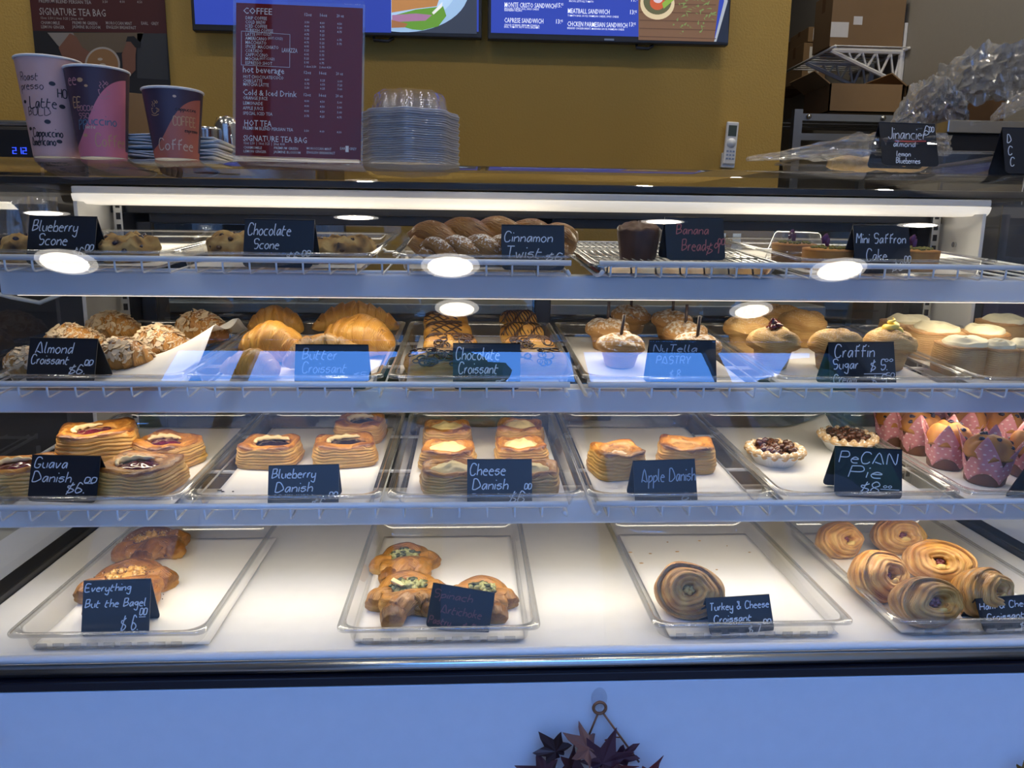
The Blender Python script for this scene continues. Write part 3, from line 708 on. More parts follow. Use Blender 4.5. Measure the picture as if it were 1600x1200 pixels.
cardpx(1, 1326, 1416, 351, [('Mini Saffron', .04, .92, .62, .20), ('Cake', .20, .56, .26, .24), ('$6', .66, .84, .06, .18), ('00', .88, .99, .22, .14), ('_', .88, .98, .22, .1)],
       'black price card reading Mini Saffron Cake', y=Y1+.004, rz=5)
# ================================================================== PASTRIES
def dough(name, m, parent, path, rad, nu=48, nv=28, flat=.8, lamL=0, ampL=0., lamC=0., ampC=0., twist=0., skew=0., seed=1, bake0=.3, btop=.25, rough=.06, uvmode='C', zmin=0.):
    """tube of dough along path(t); rad(t) half width; lamL ridges run lengthwise, lamC across"""
    def frame(t):
        p = Vector(path(t)); q = Vector(path(min(1, t+.01))); q0 = Vector(path(max(0, t-.01)))
        d = (q-q0).normalized(); side = Vector((d.y, -d.x, 0))
        side = side.normalized() if side.length > 1e-4 else Vector((1, 0, 0))
        return p, side, side.cross(d).normalized()*(1 if True else 0)
    def fn(i, j):
        t = min(max(i, .0), 1.); a = 2*PI*j
        p, sd, up = frame(t)
        if up.z < 0: up = -up
        r = max(rad(t), 1e-4)
        lc = (shingle(lamC*abs(t-.5)*1.0+skew*math.sin(a)*.6+.15*math.sin(a*2+seed)+.5) if lamC else 0)
        ll = ridge(lamL*j+twist*t) if lamL else 0
        k = 1+ampC*(lc-.6)+ampL*(ll-.6)+rough*nz(math.cos(a)*1.5+seed*7, math.sin(a)*1.5, t*4+seed)*2
        v = p+sd*(math.cos(a)*r*k)+up*(math.sin(a)*r*k*flat)
        if v.z < zmin: v.z = zmin+(v.z-zmin)*.08
        hgt = math.sin(a)
        b = bake0+btop*max(0, hgt)+.22*((lc if lamC else .5)-.5)+.22*((ll if lamL else .5)-.5)-.18*max(0, -hgt)+.2*nz(p.x*30+seed, p.y*30, hgt)
        u = (lamC or 6)*abs(t-.5)+skew*math.sin(a) if uvmode == 'C' else (lamL or 8)*j+twist*t
        return v.x, v.y, v.z, b, u, t
    return surf(fn, nu, nv, name, m, parent)
def fat(r0, e=.55, tip=.25): return lambda t: r0*(tip*0+max(0, math.sin(PI*min(max(t, .004), .996)))**e)

def make_croissant(label, m, L=.13, Wd=.075, Hh=.06, bend=.02, segs=6, seed=1, skew=.5, ampC=.12, cat='croissant', group=None, name='croissant'):
    t = thing(name, label, cat, group)
    f = fat(Wd/2, .6)
    dough('crust', m, t, lambda u: ((u-.5)*L, bend*4*(u-.5)**2-bend*.5, Hh*.46*(1-.55*(2*u-1)**2)), f, 96, 34, flat=Hh/Wd, lamC=segs, ampC=ampC, skew=skew, seed=seed, rough=.07, bake0=.30, btop=.22)
    return t
def flakes(parent, L, Wd, Hh, n, seed, bend=0., topf=.5):
    rnd = random.Random(seed); mb = MB()
    for i in range(n):
        u = rnd.uniform(-.44, .44); a = rnd.uniform(-.98*PI, -.0) if False else PI*(.5+.52*(rnd.random()**.8)*rnd.choice((-1, 1)))
        rr = math.sin(PI*(u+.5))**.6*Wd/2
        p = Vector((u*L, math.cos(a)*rr+bend*4*u*u-bend*.5, Hh*.46*(1-.55*(2*u)**2)+math.sin(a)*rr*Hh/Wd))
        nrm = Vector((u*.6, math.cos(a), math.sin(a)+.2)).normalized()
        nrm = (nrm+Vector((rnd.uniform(-.5, .5), rnd.uniform(-.5, .5), rnd.uniform(-.1, .4)))).normalized()
        q = nrm.to_track_quat('Z', 'Y').to_matrix().to_4x4(); Mx = Matrix.Translation(p+nrm*.0022) @ q @ Matrix.Rotation(rnd.uniform(0, 6.28), 4, 'Z')
        la = rnd.uniform(.004, .0085); lb = la*rnd.uniform(.45, .7)
        poly = [(la*math.cos(2*PI*k/7)*(1.15 if k == 0 else 1), lb*math.sin(2*PI*k/7)) for k in range(7)]
        mb.prism(poly, -.0004, .0005, Mx)
    o = mb.build('almond_flakes', M['almond'], parent); o['kind'] = 'stuff'; return o

def make_danish(label, kind, W=.105, D=.10, Hh=.042, seed=1, hole=(.55, .42), off=(0, 0), n_l=7, lean=0., m='danish', flare=.0):
    t = thing(kind+'_danish', label, 'danish')
    N = 72; rnd = random.Random(seed); rings = []; ph = [rnd.uniform(-1, 1) for _ in range(12)]
    def outline(a, e=5.):
        c, s = math.cos(a), math.sin(a); return 1/((abs(c)**e+abs(s)**e)**(1/e))
    V = []; U = []; B = []; F = []
    def addring(fn):
        for j in range(N):
            x, y, z, b, u = fn(2*PI*j/N); V.append((x, y, z)); B.append(b); U.append((u, j/N))
    nsub = 5
    for l in range(n_l):
        for q in range(nsub):
            f = q/nsub; zz = Hh*.92*(l+f)/n_l; dx = .0016*ph[l]; rr = .958+.042*math.sqrt(math.sin(PI*f)) if f > 0 else .953
            tap = 1-.10*((l+f)/n_l)**2+flare*((l+f)/n_l) if l else .95
            def fn(a, rr=rr, zz=zz, l=l, f=f, tap=tap, dx=dx):
                o = outline(a, 4.5)*rr*tap*(1+.025*nz(math.cos(a)*2, math.sin(a)*2, l*1.7+seed)+.012*nz(math.cos(a)*5, math.sin(a)*5, l+seed))
                zc = zz*(1+.10*nz(math.cos(a)*1.2, math.sin(a)*1.2, seed*3)+.16*nz(math.cos(a)*2.2, math.sin(a)*2.2, seed+l*.35))
                return W/2*math.cos(a)*o+dx, D/2*math.sin(a)*o, zc, (.10 if 0 < f else -.18)+.30*(l+f)/n_l*.5+.10*nz(math.cos(a)*4, math.sin(a)*4, l), l+f
            addring(fn)
    hx, hy = W/2*hole[0], D/2*hole[1]; ox, oy = off
    for q in range(11):
        g = q/10
        def fn(a, g=g):
            o = outline(a, 4.5)*.90; cx_, cy_ = W/2*math.cos(a)*o, D/2*math.sin(a)*o
            ix, iy = ox+hx*math.cos(a), oy+hy*math.sin(a)
            gg = min(1, g/.8); x = cx_*(1-gg)+ix*gg; y = cy_*(1-gg)+iy*gg
            z = Hh*(.95+.10*nz(math.cos(a)*1.2, math.sin(a)*1.2, seed*3))+.0035*math.sin(PI*min(1, g/.75))**.7+.002*nz(x*60, y*60, seed)
            cor = (abs(math.cos(a))*abs(math.sin(a))*2)**3; z += .005*cor*(1-gg)
            if g > .8: x = ox+(x-ox)*(1-.15*(g-.8)/.2); y = oy+(y-oy)*(1-.15*(g-.8)/.2); z -= .008*(g-.8)/.2
            return x, y, z, .52+.28*(1-gg)*(.4+cor)+.18*nz(x*40, y*40, seed)-.12*max(0, g-.6), n_l+g*.6
        addring(fn)
    nr = len(V)//N
    for i in range(nr-1):
        for j in range(N): F.append((i*N+j, i*N+(j+1) % N, (i+1)*N+(j+1) % N, (i+1)*N+j))
    F.append(tuple(range(N-1, -1, -1))); F.append(tuple((nr-1)*N+j for j in range(N)))
    mesh('pastry_shell', V, F, M[m], t, U, B)
    mm = {'guava': 'guava', 'blueberry': 'blueb', 'cheese': 'cheese', 'apple': 'apple'}[kind]
    hf = .006 if kind == 'cheese' else .003
    def ff(i, j):
        a = 2*PI*j; r = i; x = ox+hx*.98*r*math.cos(a); y = oy+hy*.98*r*math.sin(a)
        z = Hh*.95-.006+hf*(1-r*r)*1.6+(.0045 if kind == 'cheese' else .003)*nz(x*90, y*90, seed)+(.004 if kind == 'cheese' else 0.002)
        return x, y, z, 0, 0, 0
    surf(ff, 8, 28, 'filling', M[mm], t, cap=False)
    if kind in ('guava', 'blueberry'):
        a0_ = rnd.uniform(1.6, 2.4) if kind == 'guava' else rnd.uniform(1.8, 2.6); sp = rnd.uniform(2.4, 3.4)
        pts = []; rs = []
        for q in range(15):
            a = a0_-sp*.5+sp*q/14+.3; pts.append((ox+hx*.92*math.cos(a), oy+hy*.92*math.sin(a), Hh*.95+.002+.001*math.sin(q*1.9))); rs.append(.0045*math.sin(PI*(q+.6)/15.2)**.5*(1+.25*math.sin(q*2.3+seed)))
        MB().tube(pts, rs, 8).build('cream_cheese_ring', M['creamring'], t, True)
    return t

def make_cruffin(label, m, R0=.031, R1=.044, Hb=.034, Ht=.036, seed=1, name='cruffin', cat='pastry', swirl=2.2, nr=7):
    t = thing(name, label, cat)
    def base(i, j):
        a = 2*PI*j; r = (R0*.86+(R0*1.12-R0*.86)*i)*(1+.02*nz(math.cos(a)*2, math.sin(a)*2, i*3+seed)+.02*ridge(i*5)); z = Hb*i*1.1
        if i == 0: r *= .9
        return r*math.cos(a), r*math.sin(a), z, .45+.2*nz(math.cos(a)*3, i*4, seed), i*4, j
    surf(base, 12, 40, 'baked_base', M[m], t)
    def top(i, j):
        a = 2*PI*j; g = i
        if g < .45: q = g/.45; r = R0*1.0+(R1-R0)*math.sin(PI/2*q)**.8; z = Hb*.92+.012*q
        else: q = (g-.45)/.55; r = R1*math.cos(PI/2*q*.97)**.75; z = Hb*.92+.012+(Ht-.012)*math.sin(PI/2*q)
        s = ridge(nr/2*(j)+swirl*g+.3*nz(math.cos(a), math.sin(a), seed)); s2 = ridge(7*g+1.2*j)
        k = 1+.05*(s-.6)+.035*(s2-.6)+.07*nz(math.cos(a)*1.4, math.sin(a)*1.4, seed*5+g*2)
        z += .006*(s-.5)*min(1, g*2)+.005*nz(math.cos(a)*1.5, math.sin(a)*1.5, seed*2+.5)
        return r*k*math.cos(a), r*k*math.sin(a), z, .28+.16*s+.12*s2+.2*nz(r*50, math.sin(a)*2, seed), 7*g+1.2*j, j
    surf(top, 30, 60, 'swirled_crown', M[m], t)
    return t
def stick(t, h, x=0, y=0, tilt=0., L=.036):
    Mx = Matrix.Translation((x, y, h)) @ Matrix.Rotation(R(tilt), 4, 'Y')
    V = [Mx @ Vector(p) for p in ((0, 0, -.012), (0, 0, L))]
    MB().tube(V, .0030, 10).build('chocolate_stick', M['stick'], t, True)

def make_muffin(label, seed=1, paper='pink', Rb=.026, Hh=.062):
    t = thing('muffin', label, 'muffin')
    MB().lathe([(Rb*.93, 0), (Rb, .002), (Rb*1.16, Hh*.62), (Rb*1.12, Hh*.64)], 32, flute=lambda k, i: .012*(k % 2)).build('brown_baking_cup', M['liner_brown'], t, True)
    def top(i, j):
        a = 2*PI*j; r = Rb*1.26*math.cos(PI/2*i*.98)**.65; z = Hh*.60+.034*math.sin(PI/2*i)
        k = 1+.10*nz(math.cos(a)*2, math.sin(a)*2, seed+i*2); z += .008*nz(r*60*math.cos(a), r*60*math.sin(a), seed)
        return r*k*math.cos(a), r*k*math.sin(a), z, .45+.35*nz(r*60*math.cos(a), r*60*math.sin(a), seed*2), 0, 0
    surf(top, 16, 36, 'muffin_top', M['muffin'], t)
    rnd = random.Random(seed); mb = MB()
    for q in range(11):
        a = rnd.uniform(0, 6.28); g = rnd.uniform(.2, .9); r = Rb*1.18*math.cos(PI/2*g)**.65
        mb.blob((r*math.cos(a), r*math.sin(a), Hh*.60+.034*math.sin(PI/2*g)+.001), (.0050, .0050, .0034), seed=q)
    mb.build('baked_blueberries', M['berry'], t, True)
    # tulip paper: four pointed flaps with polka dots
    na = 96; rows = 10; V = []; U = []; F = []
    for i in range(rows+1):
        for j in range(na):
            a = 2*PI*j/na; ph = (j/na*4+seed*.37) % 1; pk = 1-abs(ph*2-1)     # 0 at valley, 1 at the tip
            ztop = Hh*(.46+.72*pk); g = i/rows; z = .004+(ztop-.004)*g*(1)
            low = Hh*(.05+.25*abs(math.sin(a*2+seed))); z = low+(ztop-low)*g
            q = z/Hh; r = Rb*(1.03+.27*q)+.004*q*q+.012*max(0, q-.75)*(1 if (int(j/na*4+seed*.37) % 2) else .3)
            r *= 1+.035*math.sin(a*8+seed)
            V.append((r*math.cos(a), r*math.sin(a), z)); U.append((a/(2*PI)*9, z/.0175))
    for i in range(rows):
        for j in range(na): F.append((i*na+j, i*na+(j+1) % na, (i+1)*na+(j+1) % na, (i+1)*na+j))
    o = mesh('tulip_paper', V, F, M['dots'] if paper == 'pink' else M['dots'], t, U, smooth=True)
    s_ = o.modifiers.new('thickness', 'SOLIDIFY'); s_.thickness = .0005
    return t
def dots_mat():
    m = bpy.data.materials.new('pink_polka_paper'); m.use_nodes = True; t = m.node_tree; b = t.nodes['Principled BSDF']; L = t.links.new
    uv = t.nodes.new('ShaderNodeUVMap'); s = t.nodes.new('ShaderNodeSeparateXYZ'); L(uv.outputs[0], s.inputs[0])
    def math_(op, a, b_=None, v=None):
        n = t.nodes.new('ShaderNodeMath'); n.operation = op
        L(a, n.inputs[0])
        if b_ is not None: L(b_, n.inputs[1])
        if v is not None: n.inputs[1].default_value = v
        return n.outputs[0]
    fy = math_('MULTIPLY', s.outputs[1], v=2.0); ry = math_('FLOOR', fy); hs = math_('MULTIPLY', ry, v=.5)
    xx = math_('ADD', math_('MULTIPLY', s.outputs[0], v=2.0), hs); fx = math_('SUBTRACT', math_('FRACT', xx), v=.5); fyy = math_('SUBTRACT', math_('FRACT', fy), v=.5)
    d = math_('SQRT', math_('ADD', math_('POWER', fx, v=2), math_('POWER', fyy, v=2))); c = math_('LESS_THAN', d, v=.17)
    mx = t.nodes.new('ShaderNodeMix'); mx.data_type = 'RGBA'; L(c, mx.inputs[0]); mx.inputs[6].default_value = (.56, .22, .24, 1); mx.inputs[7].default_value = (.72, .52, .50, 1)
    L(mx.outputs[2], b.inputs['Base Color']); b.inputs['Roughness'].default_value = .5; return m
M['dots'] = dots_mat()

def make_pie(label, seed=1, Rr=.050):
    t = thing('pecan_pie', label, 'pie')
    MB().lathe([(Rr*.66, 0), (Rr*.68, .0015), (Rr*.97, .022), (Rr*1.04, .0225), (Rr*1.04, .0235), (Rr*.96, .0235)], 96, flute=lambda k, i: (.018*(k % 2) if i < 3 else 0)).build('foil_tin', M['foil'], t)
    def crust(i, j):
        a = 2*PI*j; b = 2*PI*i; cr = .0065*(1+.32*math.sin(a*17+seed)+.2*nz(math.cos(a)*3, math.sin(a)*3, seed)); r = Rr*.90+cr*math.cos(b)*1.1; z = .0245+cr*math.sin(b)*.9+.0015*math.sin(a*17+1)
        return r*math.cos(a), r*math.sin(a), z, .30+.25*math.sin(a*17+seed)*.5+.2*nz(math.cos(a)*4, math.sin(a)*4, i), 0, 0
    surf(crust, 12, 136, 'crimped_crust', M['piecrust'], t, cap=False)
    mb = MB(); rnd = random.Random(seed)
    mb.lathe([(Rr*.84, .019), (Rr*.80, .025), (Rr*.3, .028), (.001, .028)], 32)
    for i in range(34):
        a = rnd.uniform(0, 6.28); r = Rr*.70*math.sqrt(rnd.random()); mb.blob((r*math.cos(a), r*math.sin(a), .029+.004*(1-r/Rr)), (rnd.uniform(.005, .009), rnd.uniform(.004, .006), .005), n=7, k=5, seed=i+seed, rough=.35)
    o = mb.build('pecan_filling', M['pecan'], t, True); return t

def make_spiral(label, kind, Wd=.10, Hh=.078, D=.085, seed=1, hole=.16, tiltx=25.):
    """rolled croissant seen end-on: concentric layers around an open, filled centre"""
    t = thing(kind+'_croissant', label, 'croissant')
    m = 'ham'
    rx, rz_ = Wd/2, Hh/2; T = Matrix.Translation((0, 0, Hh*.44)) @ Matrix.Rotation(R(-tiltx), 4, 'X')
    prof = []
    n = 58
    for i in range(n+1):
        g = i/n
        if g < .10: q = g/.10; r = hole*.75+(hole*.35)*q; y = -.20+(-.18)*q            # the mouth
        elif g < .45: q = (g-.10)/.35; r = hole*1.1+(.86-hole*1.1)*q; y = -.38-.10*math.sin(PI*q)+.20*q*q*q+.0
        else: q = (g-.45)/.55; th = PI*.29+PI*.71*q; r = .86*math.sin(th)/math.sin(PI*.29) if False else (math.sin(PI*.33+PI*.665*q)**.8); y = -.28+.90*q
        prof.append((r, y))
    def fn(i, j):
        k = min(n, int(i*n+.5)); r, y = prof[k]; a = 2*PI*j
        ph = i*11+j*1.0*(1 if seed % 2 else -1)+.25*nz(math.cos(a), math.sin(a), seed)
        rd = ridge(ph); amp = .055 if i > .08 else 0
        q = 1+amp*(rd-.6)+.10*nz(math.cos(a)*1.2+seed, math.sin(a)*1.2, y*2)
        x = rx*r*math.cos(a)*q; z = rz_*r*math.sin(a)*q; yy = D*y*(1+.10*nz(math.cos(a)*1.5, math.sin(a)*1.5, seed+3))-.004*(rd-.5)*(1 if .08 < i < .6 else 0)
        x += .006*nz(y*3, a, seed)
        v = T @ Vector((x, yy, z))
        if v.z < 0: v.z *= .06
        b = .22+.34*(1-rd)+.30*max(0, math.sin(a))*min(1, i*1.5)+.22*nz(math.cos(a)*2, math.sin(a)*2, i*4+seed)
        return v.x, v.y, v.z, b, ph, j
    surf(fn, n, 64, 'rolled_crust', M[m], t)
    mb = MB()
    for q in range(5):
        a = q*1.3+seed; v = T @ Vector((rx*hole*.45*math.cos(a), -D*.27, rz_*hole*.45*math.sin(a))); mb.blob(v, (.005, .005, .004), seed=q+seed)
    mb.build('ham_filling' if kind == 'ham' else 'turkey_filling', M['meat'] if kind == 'ham' else M['egg'], t, True)
    if kind == 'ham':
        v = T @ Vector((rx*.02, -D*.42, -rz_*(hole+.10))); MB().blob(v, (.010, .004, .006), seed=seed).build('melted_cheese', M['egg'], t, True)
    return t

def make_twistpocket(label, kind, seed=1, flip=1., scale=1.):
    """pinwheel pastry: two wings and a band twisted over the middle, filling pocket at the back"""
    t = thing(kind+'_pastry', label, 'pastry')
    m = M['everything'] if kind == 'bagel' else M['ham']
    sc = scale
    def seg(name, pts, rr, lam, amp, tw, sd, fl=.9, b0=.33, nu=44):
        n = len(pts)-1
        def pth(u):
            g = min(max(u, 0)*n, n-1e-6); k = int(g); f = g-k; p0 = pts[max(k-1, 0)]; p1 = pts[k]; p2 = pts[k+1]; p3 = pts[min(k+2, n)]
            return tuple(.5*((2*p1[c])+(-p0[c]+p2[c])*f+(2*p0[c]-5*p1[c]+4*p2[c]-p3[c])*f*f+(-p0[c]+3*p1[c]-3*p2[c]+p3[c])*f**3)*sc*(flip if c == 0 else 1) for c in range(3))
        def rad(u):
            g = min(max(u, 0)*(len(rr)-1), len(rr)-1-1e-6); k = int(g); f = g-k; return (rr[k]*(1-f)+rr[k+1]*f)*sc*min(1, (math.sin(PI*min(.985, max(.015, u)))*4))**.5
        return dough(name, m, t, pth, rad, nu, 30, flat=fl, lamL=lam, ampL=amp, twist=tw, seed=sd, uvmode='L', bake0=b0)
    # ring of dough round the pocket, wings left and right, band crossing diagonally, tail knot in front
    seg('back_fold', [(-.034, .016, .012), (-.020, .040, .016), (.004, .048, .018), (.026, .038, .015), (.038, .014, .012)], [.012, .015, .016, .015, .012], 7, .26, 1.2, seed)
    seg('left_wing', [(-.050, -.006, .010), (-.040, .008, .015), (-.020, .010, .018)], [.013, .016, .012], 8, .24, .8, seed+1)
    seg('right_wing', [(.050, .000, .010), (.038, .014, .015), (.020, .008, .018)], [.014, .017, .012], 8, .24, -.8, seed+2)
    seg('twisted_band', [(-.042, -.004, .014), (-.018, -.016, .017), (.008, -.020, .018), (.024, -.032, .016), (.020, -.046, .010)], [.012, .016, .018, .017, .012], 8, .30, 2.6, seed+3, b0=.30)
    seg('crossing_band', [(.040, -.002, .013), (.022, -.012, .018), (-.006, -.024, .021), (-.026, -.038, .016)], [.011, .015, .016, .014], 8, .28, -2., seed+4, b0=.34)
    seg('knotted_end', [(-.020, -.026, .014), (-.028, -.044, .014), (-.030, -.058, .010)], [.013, .017, .014], 10, .20, .6, seed+5, b0=.46)
    mb = MB(); rnd = random.Random(seed)
    mb.blob((.002*flip*sc, .016*sc, .014*sc), (.032*sc, .024*sc, .015*sc), 16, 8, seed=seed, rough=.1)
    for q in range(30):
        a = rnd.uniform(0, 6.28); r = math.sqrt(rnd.random()); mb.blob((.027*sc*r*math.cos(a)*flip, .015*sc+.019*sc*r*math.sin(a), (.031-.008*r*r)*sc), (.0052*sc, .0048*sc, .0045*sc), n=7, k=5, seed=q+seed, rough=.4)
    if kind == 'spinach':
        mb.build('spinach_filling', M['spinach'], t, True); mb = MB()
        for q in range(9):
            a = rnd.uniform(0, 6.28); r = math.sqrt(rnd.random()); mb.blob((.027*sc*r*math.cos(a)*flip, .015*sc+.018*sc*r*math.sin(a), (.036-.008*r*r)*sc), (.0048*sc, .0036*sc, .0022*sc), n=7, k=4, seed=q+40, rough=.5)
        mb.build('dark_spinach_leaves', M['leaf_bit'], t, True)
        if seed == 5: MB().prism([(-.013, -.006), (.006, -.009), (.014, .002), (-.006, .011)], 0, .002, Matrix.Translation((-.016*flip*sc, .008*sc, .036*sc)) @ Matrix.Rotation(.5, 4, 'Y')).build('cheese_slice', M['cheese_bit'], t)
    else: mb.build('egg_filling', M['everything'], t, True)
    if kind == 'bagel':
        for nm, mm, c0 in (('poppy_seeds', 'seed_dark', 80), ('sesame_seeds', 'seed_light', 40)):
            mb = MB()
            for q in range(c0):
                x, y = rnd.uniform(-.045, .045)*sc, rnd.uniform(-.04, .05)*sc; z = .030*sc*math.sqrt(max(0.05, 1-(x/(.06*sc))**2-((y-.01)/(.07*sc))**2))+.004; mb.blob((x, y, z), .0010, n=5, k=3, seed=q)
            o = mb.build(nm, M[mm], t); o['kind'] = 'stuff'
    return t

def make_pillow(label, L=.10, Wd=.062, Hh=.050, seed=1, drizzle='stripe'):
    t = thing('chocolate_croissant', label, 'croissant')
    def f(u): u = min(max(u, .0), 1.); return Wd/2*(1-abs(2*u-1)**5)**.5 if 0 < u < 1 else 1e-4
    dough('crust', M['butter'], t, lambda u: ((u-.5)*L, .003*math.sin(u*5+seed), Hh*.46), f, 40, 36, flat=Hh/Wd, lamL=9, ampL=.055, seed=seed, uvmode='L', rough=.05, bake0=.28)
    rnd = random.Random(seed); mb = MB()
    def onsurf(u, a, off=.0014):
        r = f(u); k = 1+.05*nz(math.cos(a)*1.5+seed*7, math.sin(a)*1.5, u*4+seed)*2+.02
        return Vector(((u-.5)*L, math.cos(a)*(r*k+off), Hh*.46+math.sin(a)*(r*k+off)*Hh/Wd))
    if drizzle == 'stripe':
        n = 17
        for q in range(n):
            u = .08+.84*q/(n-1); mb.tube([onsurf(min(.96, max(.04, u+.05*math.sin(k*.9+q))), PI*(.08+.84*k/12)) for k in range(13)], .0013, 5)
    elif drizzle == 'along':
        for q in range(13):
            a = PI*(.14+.72*q/12); mb.tube([onsurf(.06+.72*k/12, a+.16*math.sin(k*1.1+q*1.7)) for k in range(13)], .0015, 5)
    else:
        for q in range(44):
            u0_, a0_ = rnd.uniform(.12, .88), PI*rnd.uniform(.08, .92); pr_ = rnd.uniform(.04, .10); ph = rnd.uniform(0, 6)
            mb.tube([onsurf(min(.95, max(.05, u0_+pr_*math.cos(ph+k*.55))), min(.97*PI, max(.03*PI, a0_+3.2*pr_*math.sin(ph+k*.55)))) for k in range(12)], .0013, 5)
    mb.build('chocolate_drizzle', M['choc'], t, True); return t

def make_scone(label, kind, Wd=.10, Hh=.038, seed=1):
    t = thing(kind+'_scone', label, 'scone')
    def fn(i, j):
        a = 2*PI*j
        if i < .3: q = i/.3; r = .92+.08*q; z = Hh*.55*q
        else: q = (i-.3)/.7; r = math.cos(PI/2*q)**.55; z = Hh*(.55+.45*math.sin(PI/2*q))
        k = 1+.16*nz(math.cos(a)*2, math.sin(a)*2, seed*3+i)+.07*nz(math.cos(a)*6, math.sin(a)*6, i*6+seed)
        x = Wd/2*r*k*math.cos(a); y = Wd/2*.8*r*k*math.sin(a); z += (.010*nz(x*55, y*55, seed)+.006*nz(x*130, y*130, seed)) if i > .25 else 0
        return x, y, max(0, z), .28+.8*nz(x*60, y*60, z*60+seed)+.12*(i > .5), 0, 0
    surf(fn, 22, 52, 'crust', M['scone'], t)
    mb = MB(); rnd = random.Random(seed)
    for q in range(16):
        a = rnd.uniform(0, 6.28); g = rnd.uniform(.1, .85); r = Wd/2*math.cos(PI/2*max(0, g-.1))**.55*.97
        mb.blob((r*math.cos(a), r*.8*math.sin(a), Hh*(.25+.75*math.sin(PI/2*g))), (.005, .004, .0038), seed=q)
    o = mb.build('chocolate_chunks' if kind == 'chocolate' else 'baked_blueberries', M['choc'] if kind == 'chocolate' else M['berry'], t, True); return t

def make_roll(label, Wd=.082, Hh=.052, seed=1, tall=False):
    t = thing('cinnamon_roll', label, 'cinnamon roll')
    def fn(i, j):
        a = 2*PI*j
        if i < .6: q = i/.6; r = .93+.07*math.sin(PI*min(1, q*.9+.05)); z = Hh*.9*q
        else: q = (i-.6)/.4; r = (1-q)*.97; z = Hh*(.9+.08*math.sin(PI*min(1, q*1.1)))
        sq = 1/((abs(math.cos(a))**3+abs(math.sin(a))**3)**(1/3))
        k = 1+.05*nz(math.cos(a)*1.5, math.sin(a)*1.5, seed)+.015*ridge(i*8)
        sp = ridge((r*3.2+j) if i >= .6 else 0)
        return Wd/2*r*k*sq*math.cos(a), Wd/2*r*k*sq*math.sin(a), z+(.003*(sp-.5) if i >= .6 else 0), .22+.12*nz(math.cos(a)*3, math.sin(a)*3, z*60+seed)+(.35 if abs(i-.62) < .04 else 0)+(.2*(1-sp) if i >= .6 else 0), i*8, 0
    surf(fn, 30, 56, 'rolled_dough', M['roll'], t)
    def ic(i, j):
        a = 2*PI*j; r = i; e = Wd/2*(.86+.16*nz(math.cos(a)*1.6, math.sin(a)*1.6, seed*4))
        x, y = e*r*math.cos(a), e*r*math.sin(a); th = .009*math.sqrt(max(0, 1-r**4))*(1+.5*nz(x*45, y*45, seed+8))
        return x, y, Hh*.965+th-(.004 if r > .95 else 0)+.0025*math.sin(r*9+a), 0, 0, 0
    surf(ic, 14, 44, 'icing', M['icing'], t, cap=False)
    return t

def make_twist(label, m, L=.25, r=.021, seed=1, turns=3.4, Hh=.05):
    t = thing('cinnamon_twist', label, 'pastry')
    for s_ in (0, 1):
        def pth(u, s_=s_): a = turns*2*PI*u+PI*s_; return ((u-.5)*L, r*.62*math.cos(a), r*1.05+r*.50*math.sin(a)+.004)
        dough('dough_strand', M[m], t, pth, lambda u: r*.82*(math.sin(PI*min(.975, max(.025, u)))**.3), 90, 22, flat=1., lamL=7, ampL=.12, twist=3, seed=seed+s_*4, uvmode='L', bake0=.35)
    return t

# ---- bottom deck
def dup_note(): pass
t = make_twistpocket('everything bagel pastry at the back of its tray, browner one with seeds', 'bagel', 3, 1, 1.15); on(t, 4, 240, 868, 35)
t = make_twistpocket('everything bagel pastry right behind its price card, glossy golden', 'bagel', 8, 1, 1.28); on(t, 4, 200, 935, 20)
t = make_twistpocket('spinach pastry at the back of the tray, filling facing up', 'spinach', 2, 1, 1.06); on(t, 4, 634, 895, 8)
t = make_twistpocket('spinach pastry at the front left with a cheese slice on its filling', 'spinach', 5, 1, 1.16); on(t, 4, 640, 950, 12)
t = make_twistpocket('spinach pastry on the right, behind the tilted price card', 'spinach', 9, -1, 1.0); on(t, 4, 752, 950, -6)
t = make_spiral('lone turkey and cheese croissant with curled open end', 'turkey', .108, .088, .075, 1, .20, 28); on(t, 4, 1073, 958, -12)
for i, (px, py, w, h, rz, lab) in enumerate((
    (1306, 868, .088, .070, 14, 'ham croissant in the back left corner of its tray'),
    (1400, 862, .098, .072, -10, 'ham croissant at the back of its tray, second in the row'),
    (1366, 932, .104, .085, 18, 'ham croissant in the middle left of its tray, pale golden stripes'),
    (1462, 908, .112, .080, -26, 'ham croissant in the middle right of its tray, turned aside'),
    (1525, 955, .106, .076, 30, 'ham croissant partly behind the Ham & Cheese price card'),
    (1440, 972, .112, .078, 8, 'dark brown ham croissant at the very front of its tray'))):
    t = make_spiral(lab, 'ham', w, h, .085, i+2, .17 if i != 5 else .24, 26); on(t, 4, px, py, rz)

# ---- lowest shelf
gv = [(158, 738, .128, .115, 20, 0.018, 'top guava danish, resting on the others, with a shiny jam oval'),
      (262, 735, .112, .10, -24, 0, 'guava danish at the back right of its tray'),
      (222, 774, .128, .108, -10, 0, 'front guava danish beside the Guava price card'),
      (30, 775, .115, .10, 16, 0, 'guava danish at the far left, half hidden by the price card')]
for i, (px, py, w, d, rz, up, lab) in enumerate(gv):
    t = make_danish(lab, 'guava', w, d, .044 if i == 0 else .040, i+1, (.56, .46), (-.002, 0)); s = FL[3]; on(t, 3, px, py-(d*.42*1000*.30), rz, up=up)
for i, (px, py, w, rz, lab) in enumerate(((423, 722, .105, -6, 'blueberry danish on the left of its tray'), (540, 720, .112, 10, 'blueberry danish in the middle, purple stained edge'), (564, 684, .096, -4, 'blueberry danish at the back right of its tray'))):
    t = make_danish(lab, 'blueberry', w, .088, .036, i+11, (.62, .50), (.004, .006)); on(t, 3, px, py, rz)
